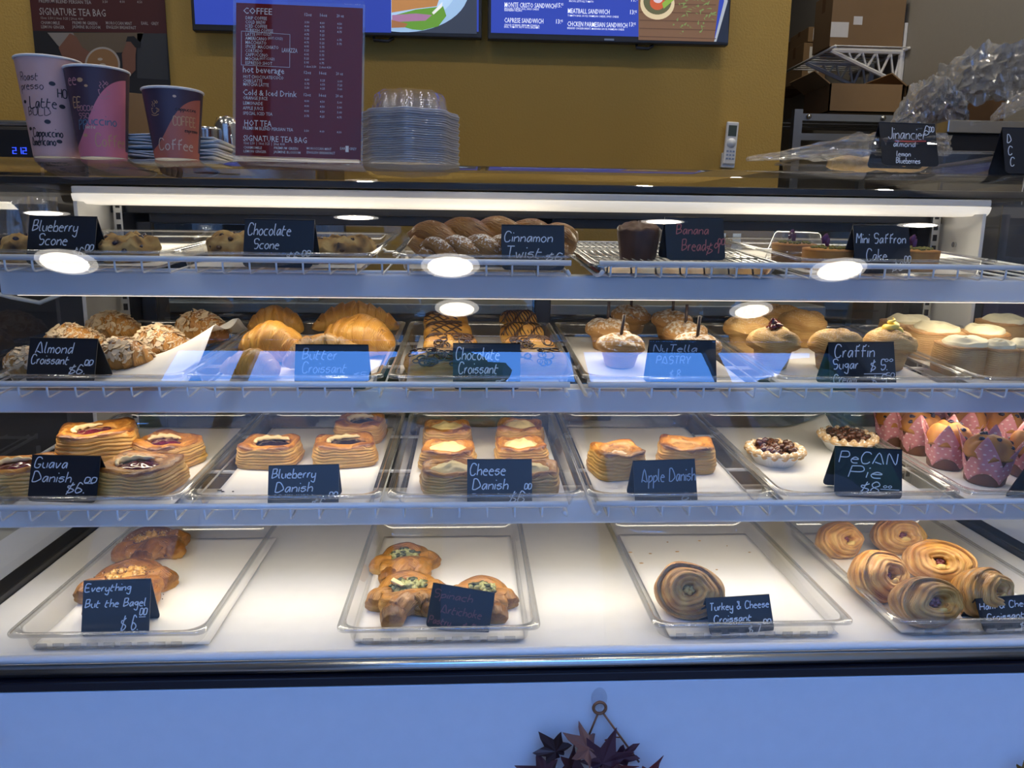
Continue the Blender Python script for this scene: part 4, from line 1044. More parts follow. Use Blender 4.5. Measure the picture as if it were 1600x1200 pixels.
ch = [(699, 693, .094, 3, 'cheese danish at the back left of its tray'), (700, 728, .098, -4, 'cheese danish in the middle of the left row'), (705, 762, .100, 6, 'cheese danish at the front of the left row, flaky and bright'),
      (812, 690, .092, -6, 'cheese danish at the back right of its tray'), (814, 722, .094, 4, 'cheese danish in the middle of the right row'), (826, 762, .100, -6, 'cheese danish at the front right, partly behind its price card')]
for i, (px, py, w, rz, lab) in enumerate(ch):
    t = make_danish(lab, 'cheese', w, .080, .034, i+21, (.66, .62), (.0, .004)); on(t, 3, px, py, rz)
t = make_danish('pinkish apple danish on the left of its tray', 'apple', .090, .088, .042, 31, (.62, .50), (0, 0)); on(t, 3, 963, 738, 14)
t = make_danish('apple danish on the right with a raised corner', 'apple', .102, .088, .042, 34, (.58, .46), (0, 0)); on(t, 3, 1070, 728, -12)
t = make_pie('left pecan pie in a fluted foil tin', 3, .049); on(t, 3, 1209, 722)
t = make_pie('right pecan pie, behind its price card', 7, .051); on(t, 3, 1322, 702)
mf = [(1537, 752, 1, 1.12, 'front pink-wrapped muffin with split top'), (1476, 728, 2, 1.08, 'pink-wrapped blueberry muffin, second from the front'), (1433, 706, 3, 1.05, 'pink-wrapped muffin, third along the left side of the tray'), (1392, 692, 4, 1., 'pink-wrapped muffin at the back left'),
      (1505, 694, 5, 1., 'muffin in the second row behind the front muffin'), (1560, 700, 6, 1., 'brown topped muffin in the back row on the right'), (1604, 742, 7, 1.08, 'pink-wrapped muffin cut by the right edge'), (1455, 676, 8, .95, 'muffin deep at the back of the tray')]
for px, py, sd, sc, lab in mf:
    t = make_muffin(lab, sd, Rb=.027*sc, Hh=.068*sc); on(t, 3, px, py, sd*37)

# ---- middle shelf
al = [(196, 574, .092, .062, .052, -5, 'almond croissant at the very front, thick with greyish flakes', 5),
      (255, 556, .120, .066, .058, -22, 'almond croissant in the middle with broad flakes', 3), (118, 552, .118, .064, .055, -12, 'almond croissant on the left behind the Almond price card', 2),
      (178, 528, .110, .062, .054, -8, 'almond croissant at the back, dark underside', 7), (318, 532, .135, .068, .060, -34, 'almond croissant at the back right, topped with slivers', 11),
      (44, 584, .06, .05, .045, 10, 'almond croissant end peeking out left of its price card', 13)]
for px, py, L, w, h, rz, lab, sd in al:
    t = make_croissant(lab, M['almond_crust'], L, w, h, .012, 7, sd, .6, .20, name='almond_croissant'); flakes(t, L, w, h, 210, sd, .012); on(t, 2, px, py, rz)
bt = [(425, 564, .135, .080, .070, -28, 'large butter croissant at the front left of its tray', 2), (432, 528, .105, .070, .066, 12, 'butter croissant at the back left of its tray', 5),
      (557, 520, .175, .066, .064, 4, 'long crescent butter croissant at the very back with curled tips', 9), (560, 555, .150, .085, .075, -24, 'broad butter croissant in the middle of its tray', 4), (510, 578, .140, .070, .062, 8, 'butter croissant right behind the Butter price card', 12),
      (392, 590, .10, .06, .045, -12, 'butter croissant end at the front left corner', 15)]
for px, py, L, w, h, rz, lab, sd in bt:
    t = make_croissant(lab, M['butter'], L, w, h, -.034 if sd == 9 else -.014, 9 if sd == 9 else 7, sd, .8, .24 if sd == 9 else .17, name='butter_croissant'); on(t, 2, px, py, rz)
ck = [(697, 521, .094, 'stripe2', 'chocolate croissant at the back left, dark all over', 'along'), (700, 540, .094, '', 'chocolate croissant in the left row under the back one', 'along'),
      (704, 562, .098, '', 'chocolate croissant with tangled drizzle in the left row', 'net'), (690, 588, .124, '', 'chocolate croissant at the very front left, plain golden end', 'net'),
      (810, 520, .080, '', 'striped chocolate croissant at the back right', 'stripe'), (815, 542, .086, '', 'striped chocolate croissant in the middle of the right row', 'stripe'), (826, 566, .092, '', 'net drizzled chocolate croissant in the right row', 'net'), (838, 588, .102, '', 'chocolate croissant at the front right corner', 'net')]
for i, (px, py, L, _, lab, dz) in enumerate(ck):
    t = make_pillow(lab, L, .058, .048, i+2, dz); on(t, 2, px, py, (i*7) % 11-5, up=0)
nu = [(948, 545, 1, 'dusted cream pastry at the back left with upright stick'), (984, 520, 2, 'dusted cream pastry at the very back of its tray'), (968, 572, 3, 'dusted cream pastry at the front left with leaning stick'),
      (1048, 530, 4, 'dusted cream pastry in the back of the right row'), (1068, 550, 5, 'dusted cream pastry in the middle of the right row'), (1086, 574, 6, 'dusted cream pastry at the front right behind the faint card')]
for px, py, sd, lab in nu:
    t = make_cruffin(lab, 'nutella', .029, .042, .026, .032, sd, name='cream_pastry'); stick(t, .056, 0, 0, {3: -6, 6: 2}.get(sd, 0)); on(t, 2, px, py, sd*50)
cf = [(1164, 552, 'jam', 'sugared cruffin at the back left topped with dark jam', 1), (1204, 574, 'jam', 'sugared cruffin at the front left topped with dark jam', 2), (1250, 540, '', 'plain sugared cruffin at the back', 3),
      (1300, 578, '', 'plain sugared cruffin behind the Craffin price card', 4), (1384, 576, 'cream', 'sugared cruffin topped with a yellow cream swirl', 5), (1215, 530, '', 'plain sugared cruffin in the far back corner', 6)]
for px, py, tp, lab, sd in cf:
    t = make_cruffin(lab, 'cruffin', .030, .045, .036, .036, sd+20); on(t, 2, px, py, sd*61)
    if tp == 'jam':
        mb = MB(); [mb.blob((.006*math.cos(q*1.9), .006*math.sin(q*1.9), .070+.003*q), (.010-.0012*q, .009-.001*q, .006), seed=q, rough=.4) for q in range(5)]; mb.build('jam_topping', M['jam'], t, True)
    if tp == 'cream':
        mb = MB(); pts = []; rs = []
        for q in range(46): g = q/45; rr = .013*(1-g)**.8; pts.append((rr*math.cos(g*15), rr*math.sin(g*15), .068+.024*g)); rs.append(.0072*(1-g*.85))
        mb.tube(pts, rs, 10).build('cream_swirl', M['custard'], t, True)
rl = [(1412, 542, .094, 'iced cinnamon roll at the back left of its tray', 1, 8), (1455, 556, .100, 'iced cinnamon roll in the middle, with broad side showing', 2, -10), (1560, 540, .090, 'iced cinnamon roll at the back right', 3, 12),
      (1500, 582, .088, 'iced cinnamon roll at the front left of its tray', 4, 4), (1552, 588, .060, 'narrow cinnamon roll squeezed between its neighbours at the front', 5, -4), (1600, 588, .078, 'iced cinnamon roll at the front, cut by the right edge', 6, 5), (1530, 560, .085, 'iced cinnamon roll with peaked icing in the second row', 7, 20)]
for px, py, w, lab, sd, rz in rl:
    t = make_roll(lab, w, .055, sd); on(t, 2, px, py, rz)

# ---- top shelf
for kind, L_ in (('blueberry', [(46, 1.30, 'small end of a blueberry scone left of its price card', 1, .085), (205, 1.32, 'blueberry scone right of its price card', 2, .108), (110, 1.42, 'blueberry scone hidden behind its price card', 3, .09)]),
                 ('chocolate', [(368, 1.40, 'chocolate scone left of its price card, set back', 4, .098), (540, 1.34, 'chocolate scone right of its price card', 5, .115), (440, 1.37, 'chocolate scone behind the Chocolate Scone price card', 6, .10)])):
    for px, y, lab, sd, w in L_:
        t = make_scone(lab, kind, w, .040, sd); onat(t, 1, px, y, sd*40)
t = make_twist('upper cinnamon twist, dark glossy braid at the back', 'twist', .27, .030, 2, 2.2); onat(t, 1, 762, 1.385, 3)
t = make_twist('front cinnamon twist dusted with sugar', 'twist2', .235, .020, 5, 3.); onat(t, 1, 768, 1.300, -2)
t = make_twist('small cinnamon twist at the right behind its price card', 'twist', .09, .026, 9, 1.); onat(t, 1, 868, 1.42, 60)
# banana bread: pleated mini loaf
t = thing('banana_bread', 'dark brown mini banana bread with folded paper-like sides', 'bread')
def bb(i, j):
    a = 2*PI*j; n = 7; w = abs(((j*n) % 1)-.5)*2
    if i < .68: q = i/.68; r = .031+.008*q; z = .050*q
    else: q = (i-.68)/.32; r = .039*(1-q)**.6; z = .050+.014*math.sin(PI/2*q)+.004*nz(math.cos(a)*3, math.sin(a)*3, q*3)
    r *= 1-.05*w*(1-max(0, i-.68)*2)
    return r*math.cos(a), r*math.sin(a), z+(.004*w if .6 < i < .75 else 0), .4+.3*nz(r*60, a*2, z*40), z*60, j
surf(bb, 30, 84, 'loaf_crust', M['loaf'], t); onat(t, 1, 995, 1.335, 20, up=RACK_UP-.0045)
# saffron cakes and dome box
def make_saffron(lab, px, y, r=.036, sd=1):
    t = thing('saffron_cake', lab, 'cake')
    def fn(i, j):
        a = 2*PI*j
        if i < .12: rr = r*(.9+.1*i/.12)
        elif i < .8: rr = r*(1+.06*(i-.12))
        else: rr = r*1.04*(1-((i-.8)/.2))
        z = .034*min(1, i/.8)+(.003*math.sin(PI/2*(i-.8)/.2) if i > .8 else 0)
        return rr*math.cos(a), rr*math.sin(a), z, .35+.2*nz(rr*90*math.cos(a), rr*90*math.sin(a), z*80+sd)+(.25 if .74 < i < .82 else 0), 0, 0
    surf(fn, 20, 44, 'sponge', M['saffron'], t)
    mb = MB(); rnd = random.Random(sd)
    for q in range(60): a = rnd.uniform(0, 6.28); rr = r*.72*math.sqrt(rnd.random()); mb.blob((rr*math.cos(a), rr*math.sin(a), .037), (.003, .003, .0022), n=5, k=3, seed=q)
    o = mb.build('pistachio_crumbs', M['pist'], t); o['kind'] = 'stuff'
    mb = MB(); [mb.blob((.004*math.cos(q*2.1)-.006, .004*math.sin(q*2.1), .045+.004*q), (.0045, .0015, .0075), seed=q) for q in range(3)]; mb.build('rose_petal', M['petal'], t, True)
    onat(t, 1, px, y, 0); return t
make_saffron('saffron cake with pistachio top left of its price card', 1290, 1.30, .040, 1)
make_saffron('saffron cake right of its price card', 1425, 1.30, .038, 2)
make_saffron('saffron cake inside the clear domed box', 1238, 1.40, .038, 3)
t = thing('dome_container', 'clear plastic domed container over a cake on the top shelf', 'container')
MB().lathe([(.058, 0), (.060, .004), (.052, .006), (.050, .020), (.052, .021), (.052, .024), (.049, .026), (.040, .052), (.036, .055), (.001, .055)], 48, flute=lambda k, i: (.03*math.cos(k*PI/3) if i > 5 else 0)).build('dome_lid', M['lid'], t, True)
MB().lathe([(.0595, .020), (.0605, .022), (.0595, .024)], 48).build('container_rim', M['trayrim'], t, True)
onat(t, 1, 1241, 1.40)

rnd = random.Random(21); mb = MB()
for px, py in ((1043, 847), (1016, 865), (1046, 898), (1058, 862), (1093, 845), (1136, 853), (1171, 863), (985, 863), (1120, 890), (1002, 880)):
    v = FL[4].P(px, py, .0018); mb.blob(v, (rnd.uniform(.0015, .005), rnd.uniform(.0012, .0025), .001), n=6, k=4, seed=px)
o = mb.build('crumbs', M['twist'], None); tag(o, 'brown crumbs scattered on the parchment behind the turkey croissant', 'crumbs', None, 'stuff')
mb = MB()
for px, py, r in ((343, 766, .004), (348, 768, .003), (364, 768, .002)): mb.blob(FL[3].P(px, py, .0012), (r, r*.5, .001), n=6, k=4, seed=px)
o = mb.build('jam_smear', M['blueb'], None); tag(o, 'dark jam specks on the parchment left of the blueberry danishes', 'crumbs', None, 'stuff')
# ================================================================== BEHIND THE CASE
def onX(px, py, x):
    d = ray(px, py); return CAM + d*(x/d.x)
def flat_mat(name, col, em=0.): return mat(name, col, .5, emit=col if em else None, es=em) if name not in bpy.data.materials else bpy.data.materials[name]
YP = YW-.003
# poster on the mustard wall
pc = [onY(px, py, YP) for px, py in ((50, 0), (259, 0), (267, 160), (60, 158))]
px0, px1 = (pc[0].x+pc[3].x)/2, (pc[1].x+pc[2].x)/2; pz0 = (pc[2].z+pc[3].z)/2; pzt = pz0+.95
t = thing('menu_poster', 'maroon tea menu poster with a latte photograph on the mustard wall', 'poster'); place(t, ((px0+px1)/2, YP, pz0))
pw = px1-px0; z50 = onY(160, 51, YP).z-pz0
MB().box(-pw/2, pw/2, -.003, 0, z50, .95).build('maroon_panel', M['maroon_dark'], t)
ph = MB().box(-pw/2, pw/2, -.003, 0, 0, z50).build('photo_panel', flat_mat('photo_dark', (.010, .010, .012)), t)
def zm(x, y, s=4., ox=0, oy=0):                       # a point of the poster, measured in the photograph
    p = onY(ox+x/s, oy+y/s, YP); return (p.x-(px0+px1)/2, p.z-pz0)
def flatpoly(parent, name, pts, m, off=-.0036, conv=zm):
    P = [conv(*p) for p in pts]; mb = MB(); n = len(P); mb.add([(x, off, z) for x, z in P]+[(x, off+.0005, z) for x, z in P], [tuple(range(n)), tuple(range(2*n-1, n-1, -1))]); return mb.build(name, m, parent)
skin = flat_mat('photo_skin', (.20, .085, .05)); skin2 = flat_mat('photo_skin_dark', (.12, .05, .03))
flatpoly(t, 'pictured_apron', [(440, 206), (900, 206), (880, 270), (760, 330), (560, 330), (470, 260)], flat_mat('photo_apron', (.14, .10, .06)))
flatpoly(t, 'pictured_door', [(860, 210), (1040, 210), (1055, 500), (860, 490)], flat_mat('photo_grey', (.035, .037, .04)))
flatpoly(t, 'pictured_sleeve', [(300, 206), (460, 206), (500, 290), (400, 320), (360, 280)], flat_mat('photo_sleeve', (.26, .23, .20)), -.0040)
flatpoly(t, 'pictured_hand', [(370, 300), (440, 210), (480, 230), (520, 300), (570, 330), (545, 400), (550, 460), (500, 470), (440, 400), (390, 350)], skin, -.0044)
flatpoly(t, 'pictured_hand', [(800, 250), (860, 270), (850, 340), (850, 440), (790, 500), (765, 480), (770, 420), (765, 340)], skin, -.0044)
flatpoly(t, 'pictured_watch', [(800, 230), (840, 228), (885, 270), (880, 300), (850, 300), (820, 262), (790, 262)], flat_mat('photo_black', (.005, .005, .006)), -.0048)
def circ(cx, cy, r, n=36, ry=None): return [(cx+r*math.cos(2*PI*k/n), cy-(ry or r)*math.sin(2*PI*k/n)) for k in range(n)]
flatpoly(t, 'pictured_cup', circ(644, 405, 110), flat_mat('photo_cup', (.42, .37, .31)), -.0046)
flatpoly(t, 'pictured_latte', circ(644, 405, 98), flat_mat('photo_latte', (.30, .155, .06)), -.0050)
for cx_, cy_, r in ((640, 440, 52), (640, 425, 36), (645, 410, 22), (630, 372, 16)): flatpoly(t, 'pictured_foam', circ(cx_, cy_, r, 20, r*.55), flat_mat('photo_foam', (.50, .42, .32)), -.0052-.0001*r/10)
it = [('SIGNATURE TEA BAG', 250, 94, 46, 412), ('PREMIUM BLEND PERSIAN TEA', 246, 18, 22, 324), ('3.50', 643, 20, 16, 32), ('4.00', 751, 20, 16, 32), ('4.50', 860, 22, 16, 32), ('12oz: 2.50 | 16oz: 3.25 | 20oz: 4.00', 256, 120, 15, 264),
      ('CHAMOMILE', 258, 152, 20, 118), ('LEMON GINGER', 260, 178, 20, 146), ('PREMIUM GREEN', 455, 153, 20, 154), ('JASMINE BLOSSOM', 456, 178, 20, 176), ('MOROCCAN MINT', 664, 154, 20, 164), ('ENGLISH BREAKFAST', 667, 180, 20, 187), ('EARL   GREY', 885, 156, 20, 110)]
kx = (pc[1].x-pc[0].x)/(209*4)
typeset([(a, zm(b, c)[0], zm(b, c)[1], d*kx*1.35, 'LEFT', w*kx) for a, b, c, d, w in it], M['ink_dim'], t, lambda x, y: Vector((x, -.0036, y)))

# wall-mounted screens
def tv(label, x0, x1, zb, h, tid):
    t = thing('menu_screen', label, 'screen', 'menu screens on the mustard wall'); place(t, ((x0+x1)/2, YW-.085, zb)); w = x1-x0
    MB().box(-w/2, w/2, 0, .035, 0, h).build('bezel', M['dark'], t, bevel=.004)
    MB().box(-.2, .2, .035, .084, .12, h-.12).build('wall_mount', M['dark'], t)
    MB().tube([(w*.12, .02, 0), (w*.12, .02, -.012), (w*.17, .02, -.014), (w*.19, .02, -.002)], .006, 8).build('cable', M['dark'], t, True)
    MB().box(-.018, .018, -.002, 0, .006, .012).build('maker_plate', M['grey_metal'], t)
    MB().box(-w/2+.012, w/2-.012, -.0008, .001, .022, h-.012).build('display', flat_mat('screen_blue', (.020, .045, .32), .95), t)
    return t, w
xa = onY(762, 40, YW-.085).x; xb = onY(1140, 40, YW-.085).x; zb = onY(950, 66, YW-.085).z
t, w = tv('right wall screen with the sandwich price list and a wooden board picture', xa, xb, zb, .545, 2); cxs = (xa+xb)/2
def zs(x, y, s=3.5556, ox=750): p = onY(ox+x/s, y/s, YW-.085); return (p.x-cxs, p.z-zb)
def fp(parent, name, pts, col, off, conv, em=.8): return flatpoly(parent, name, pts, flat_mat('screen_'+name, col, em), off, conv)
fp(t, 'wood_board', [(880, 222), (1300, 232), (1366, -300), (880, -300)], (.16, .085, .045), -.0012, zs)
fp(t, 'dark_background', [(1300, 232), (1378, 238), (1390, -300), (1366, -300), (1355, 10)], (.010, .016, .035), -.00135, zs)
fp(t, 'board_edge', [(1300, 232), (1312, 232), (1375, 10), (1375, -300), (1366, -300), (1355, 10)], (.35, .38, .42), -.0014, zs)
for q in range(5): fp(t, 'wood_grain', [(885, 205-q*45), (1310, 218-q*47), (1311, 214-q*47), (885, 200-q*45)], (.09, .045, .025), -.0016, zs)
fp(t, 'bread_slice', circ(985, 20, 95, 30, 90), (.62, .50, .30), -.0018, zs); fp(t, 'bread_shadow', circ(985, 8, 78, 30, 74), (.10, .10, .045), -.0020, zs)
fp(t, 'tomato', circ(985, 15, 42, 20, 42), (.50, .09, .03), -.0022, zs); fp(t, 'egg_white', circ(988, -2, 26, 20, 20), (.6, .5, .55), -.0024, zs); fp(t, 'cress', [(1020, 50), (1100, -20), (1080, -40), (1010, 20)], (.22, .36, .05), -.0024, zs)
rnd = random.Random(4); mb = MB()
for q in range(60):
    cx_ = rnd.uniform(1100, 1300); cy_ = rnd.uniform(-40, 180); cx_ -= max(0, cy_-80)*.5; a = rnd.uniform(0, 6.28); l = rnd.uniform(12, 40)
    P = [zs(cx_, cy_), zs(cx_+l*math.cos(a)+4, cy_+l*math.sin(a)*.6+3), zs(cx_+l*1.3*math.cos(a), cy_+l*1.3*math.sin(a)*.6), zs(cx_+l*math.cos(a)-5, cy_+l*math.sin(a)*.6-4)]
    mb.add([(x, -.0026-q*2e-6, z) for x, z in P], [(0, 1, 2, 3)])
o = mb.build('sprouts', flat_mat('screen_sprout', (.16, .22, .07), .8), t); o['kind'] = 'stuff'
ks = (xb-xa)/(378*3.5556)
big = [('MONTE CRISTO SANDWICH', 135, 40, 26, 280), ('15.', 420, 42, 24, 26), ('95', 448, 32, 13, 14), ('CAPRESE SANDWICH', 134, 126, 26, 214), ('13.', 417, 132, 24, 26), ('95', 445, 124, 13, 14), ('MEATBALL SANDWICH', 486, 74, 26, 230), ('13.', 828, 80, 24, 26), ('95', 856, 72, 13, 14),
       ('CHCKEN PARMESIAN SANDWICH', 484, 146, 26, 332), ('13.', 823, 148, 24, 26), ('95', 850, 140, 13, 14), ('11.', 834, 10, 24, 26), ('95', 862, 2, 13, 14)]
sm = [('BRIOCHE, TURKEY, EGG, SWISS CHEESE', 135, 53, 10, 188), ('RASPBERRY FILLING', 135, 63, 10, 95), ('CHOICE OF BREAD, FRESH MOZZARELLA', 134, 144, 10, 193), ('BASIL, TOMATO, PESTO AIOLI, BALSAMIC', 134, 155, 10, 193), ('BACON, LETTUCE, TOMATO', 494, 12, 10, 134), ('TOMATO BASIL SAUCE, PARMESAN CHEESE, SWISS CHEESE', 486, 92, 10, 282), ('BREADED CHICKEN BREAST, MARINARA SAUCE, PARMESAN CHEESE', 484, 162, 10, 315)]
lm = flat_mat('screen_white', (.75, .78, .85), .9)
typeset([(a, zs(b, c)[0], zs(b, c)[1], d*ks*1.35, 'LEFT', ww*ks) for a, b, c, d, ww in big+sm], lm, t, lambda x, y: Vector((x, -.003, y)), 'menu_lettering')
xl = onY(300, 40, YW-.085).x; xr = onY(753, 40, YW-.085).x; zb2 = onY(650, 57, YW-.085).z
t, w = tv('left wall screen showing a sandwich on a pale plate', xl, xr, zb2, .545, 1); cxs = (xl+xr)/2; zb = zb2
def zl_(x, y): return zs(x, y, 4., 350)
fp(t, 'dark_tabletop', [(1045, 200), (1580, 212), (1580, -400), (1045, -400)], (.030, .040, .065), -.0012, zl_)
fp(t, 'plate', circ(1130, -60, 400, 50, 262), (.30, .46, .66), -.0014, zl_); fp(t, 'plate_well', circ(1110, -70, 340, 50, 215), (.40, .58, .78), -.0016, zl_)
fp(t, 'blue_side', [(1045, 205), (1045, -400), (400, -400), (400, 195)], (.020, .045, .32), -.0018, zl_)
fp(t, 'lettuce', [(1050, 150), (1180, 185), (1240, 190), (1340, 165), (1390, 100), (1370, 40), (1200, 60), (1050, 100)], (.11, .27, .03), -.0020, zl_)
fp(t, 'onion', [(1050, 140), (1260, 130), (1300, 95), (1200, 85), (1050, 95)], (.33, .16, .28), -.0022, zl_)
fp(t, 'bread', [(1047, 80), (1200, 55), (1330, 40), (1350, -20), (1047, -10)], (.42, .19, .06), -.0024, zl_); fp(t, 'bread_base', [(1047, 175), (1130, 172), (1150, 150), (1047, 125)], (.30, .13, .05), -.0024, zl_)
fp(t, 'bread_top', [(1047, -20), (1350, -30), (1340, -300), (1047, -300)], (.38, .17, .055), -.0026, zl_); fp(t, 'cheese_corner', [(1300, 80), (1365, 15), (1362, 45), (1310, 92)], (.75, .75, .72), -.0026, zl_)

# remote control in its holder on the wall
t = thing('remote_control', 'pale grey remote control in a holder on the mustard wall', 'remote'); p = onY(1137, 262, YW-.02); place(t, p, 0, 0, 0, 2.5)
MB().box(-.027, .027, -.002, .019, 0, .056).build('holder', M['rail'], t, bevel=.003)
MB().box(-.024, .024, -.012, .004, .012, .172).build('handset', M['white'], t, bevel=.005)
MB().box(-.016, .016, -.0135, -.011, .118, .158).build('display', flat_mat('lcd', (.05, .07, .055)), t)
MB().tube([(0, -.012, .092), (0, -.0145, .092)], .018, 24).build('dial_button', M['rail'], t, True)
for i in range(3):
    for j in range(3): MB().box(-.015+i*.012, -.007+i*.012, -.0135, -.0115, .030+j*.014, .036+j*.014).build('button', M['grey_metal'], t)

# back counter with machines seen through the rear doors
struct(MB().box(XL, 1.15, 2.52, YW, 0, .90).build('trim_1', M['cabinet']), 'dark cabinets below the mustard wall')
tag(MB().box(XL, 1.18, 2.49, YW, .901, .935).build('back_worktop', M['grey_metal'], bevel=.004), 'grey worktop along the mustard wall, seen through the case', 'worktop')
t = thing('espresso_machine', 'dark espresso machine on the back worktop, glimpsed through the case glass', 'coffee machine')
MB().box(-.38, .38, -.2, .2, .03, .34).build('body', M['dark'], t, bevel=.02); MB().box(-.36, .36, -.26, -.2, .24, .33).build('group_panel', M['steel'], t, bevel=.01)
MB().box(-.36, .36, -.28, .0, 0, .03).build('drip_tray', M['steel'], t, bevel=.003)
for x in (-.2, 0, .2): MB().tube([(x, -.24, .24), (x, -.24, .20)], .03, 16).tube([(x, -.25, .205), (x, -.36, .195)], .011, 10).build('group_handle', M['steel'], t, True)
place(t, (-.85, 2.82, .935))
t = thing('coffee_brewer', 'black coffee brewer with a blue digital display behind the paper cups', 'coffee machine')
pb = onY(62, 187, 2.6)
MB().box(-.42, 0, 0, .3, 0, pb.z-.935-.02).build('body', M['dark'], t, bevel=.012); MB().box(-.42, -.025, .01, .29, pb.z-.935-.02, pb.z-.935).build('lid', M['steel'], t, bevel=.008)
d0 = onY(21, 240, 2.6); dd = MB(); place(t, (pb.x, 2.6, .935))
for q, ch in enumerate('212'):
    segs = {'2': [(0, 2, 1, 2), (1, 2, 1, 1), (0, 1, 1, 1), (0, 1, 0, 0), (0, 0, 1, 0)], '1': [(1, 2, 1, 0)]}[ch]
    for x0_, z0_, x1_, z1_ in segs:
        X0 = d0.x-pb.x+q*.0155; Z0 = d0.z-.935
        dd.box(X0+min(x0_, x1_)*.010-.001, X0+max(x0_, x1_)*.010+.001, -.003, -.001, Z0+min(z0_, z1_)*.009-.001, Z0+max(z0_, z1_)*.009+.001)
dd.build('digits', flat_mat('blue_led', (.05, .12, 1.), 1.), t)
tag(MB().lathe([(.06, 0), (.062, .18), (.05, .2), (.001, .2)], 24).build('red_canister', flat_mat('red_tin', (.22, .02, .02)), None, True), 'dark red canister on the back worktop seen through the case', 'canister').location = (onY(952, 360, 2.75).x, 2.75, .936)
for i, (px, lab) in enumerate(((1128, 'left of two pale bottles seen through the rear door'), (1152, 'right of two pale bottles seen through the rear door'))):
    o = MB().lathe([(.03, 0), (.032, .15), (.014, .2), (.014, .235), (.001, .235)], 20).build('bottle', M['rail'], None, True); o.location = (onY(px, 360, 2.7).x, 2.7, .936); tag(o, lab, 'bottle', 'pale bottles on the worktop')

# ================================================================== ON TOP OF THE CASE
def cup(px, Y, ht, rt, rb, label, wall_fn, rz=0.):
    t = thing('paper_cup', label, 'cup', 'paper cups on top of the case'); p = onY(px, 250, Y); place(t, (p.x, Y, TOPZ), 0)
    MB().lathe([(rb*.96, .004), (rb*.98, 0), (rb, .002)], 40).build('base', M['white_paper'], t, True)
    V = []; U = []; F = []; n = 64; rows = 12
    for i in range(rows+1):
        for k in range(n):
            a = 2*PI*k/n; r = rb+(rt-rb)*i/rows; V.append((r*math.cos(a), r*math.sin(a), .001+(ht-.003)*i/rows)); U.append((k/n, i/rows))
    for i in range(rows):
        for k in range(n): F.append((i*n+k, i*n+(k+1) % n, (i+1)*n+(k+1) % n, (i+1)*n+k))
    mesh('printed_wall', V, F, wall_fn, t, U)
    rim = [(rt+.0022*math.cos(2*PI*k/10), ht+.0022*math.sin(2*PI*k/10)) for k in range(11)]
    V = []; F = []
    for i, (r, z) in enumerate(rim[:10]):
        for k in range(40): V.append((r*math.cos(2*PI*k/40), r*math.sin(2*PI*k/40), z))
    for i in range(10):
        for k in range(40): F.append((i*40+k, i*40+(k+1) % 40, ((i+1) % 10)*40+(k+1) % 40, ((i+1) % 10)*40+k))
    mesh('rolled_rim', V, F, M['white_paper'], t)
    def fn(x, y):                                       # x = arc from the front line, y = height fraction
        z = y*ht; r = rb+(rt-rb)*y+.0004; a = -PI/2+R(8)+x/r; return Vector((r*math.cos(a), r*math.sin(a), z))
    return t, fn
def two_tone(name, cA, cB, u0, slope, curve):
    m = mat(name, cA, .45); tr = m.node_tree; L = tr.links.new; b = tr.nodes['Principled BSDF']
    uv = tr.nodes.new('ShaderNodeUVMap'); s = tr.nodes.new('ShaderNodeSeparateXYZ'); L(uv.outputs[0], s.inputs[0])
    a = tr.nodes.new('ShaderNodeMath'); a.operation = 'SUBTRACT'; L(s.outputs[0], a.inputs[0]); a.inputs[1].default_value = u0
    a2 = tr.nodes.new('ShaderNodeMath'); a2.operation = 'MULTIPLY'; L(a.outputs[0], a2.inputs[0]); a2.inputs[1].default_value = slope
    th = tr.nodes.new('ShaderNodeMath'); th.operation = 'TANH'; L(a2.outputs[0], th.inputs[0])
    m1 = tr.nodes.new('ShaderNodeMath'); m1.operation = 'MULTIPLY_ADD'; m1.inputs[1].default_value = curve; m1.inputs[2].default_value = .5; L(th.outputs[0], m1.inputs[0])
    g = tr.nodes.new('ShaderNodeMath'); g.operation = 'LESS_THAN'; L(s.outputs[1], g.inputs[0]); L(m1.outputs[0], g.inputs[1])
    mx = tr.nodes.new('ShaderNodeMix'); mx.data_type = 'RGBA'; L(g.outputs[0], mx.inputs[0]); mx.inputs[6].default_value = (*cA, 1); mx.inputs[7].default_value = (*cB, 1); L(mx.outputs[2], b.inputs['Base Color'])
    return m
ink_b = flat_mat('cup_black_ink', (.02, .015, .018)); ink_p = flat_mat('cup_pink_ink', (.50, .22, .24)); ink_o = flat_mat('cup_tan_ink', (.55, .32, .16)); ink_g = flat_mat('cup_blue_ink', (.10, .17, .24)); ink_c = flat_mat('cup_cream_ink', (.62, .46, .34))
def cuptext(t, fn, ht, items):
    by = {}
    for txt, x0, x1, y, cap, m in items: letter(by.setdefault(m.name, (MB(), m))[0], txt, x0, x1, y, cap, .0011 if cap < .014 else .0017, lambda x, yy: fn(x, yy/ht), shear=.1)
    for mb, m in by.values(): mb.build('printed_lettering', m, t)
def bean(t, fn, ht, pts, m):
    mb = MB()
    for x, y, r in pts:
        P = [fn(x+r*math.cos(2*PI*k/12), (y+.7*r*math.sin(2*PI*k/12))/ht)*1.0 for k in range(12)]; mb.add(P, [tuple(range(12))])
    mb.build('printed_beans', m, t)
h1 = .160
t, fn = cup(90, 1.435, h1, .0505, .036, 'tall pinkish grey paper cup printed with black coffee words', mat('grey_pink_cup', (.58, .36, .33), .45))
cuptext(t, fn, h1, [('Roast', -.036, -.002, .121, .013, ink_b), ('presso', -.038, .004, .107, .013, ink_b), ('Latte', -.022, .020, .078, .018, ink_b), ('BOLD', -.028, .010, .066, .013, ink_b), ('HOT', .024, .046, .096, .014, ink_b), ('Cappuccino', -.024, .024, .032, .014, ink_b), ('Americano', -.030, .012, .018, .014, ink_b)])
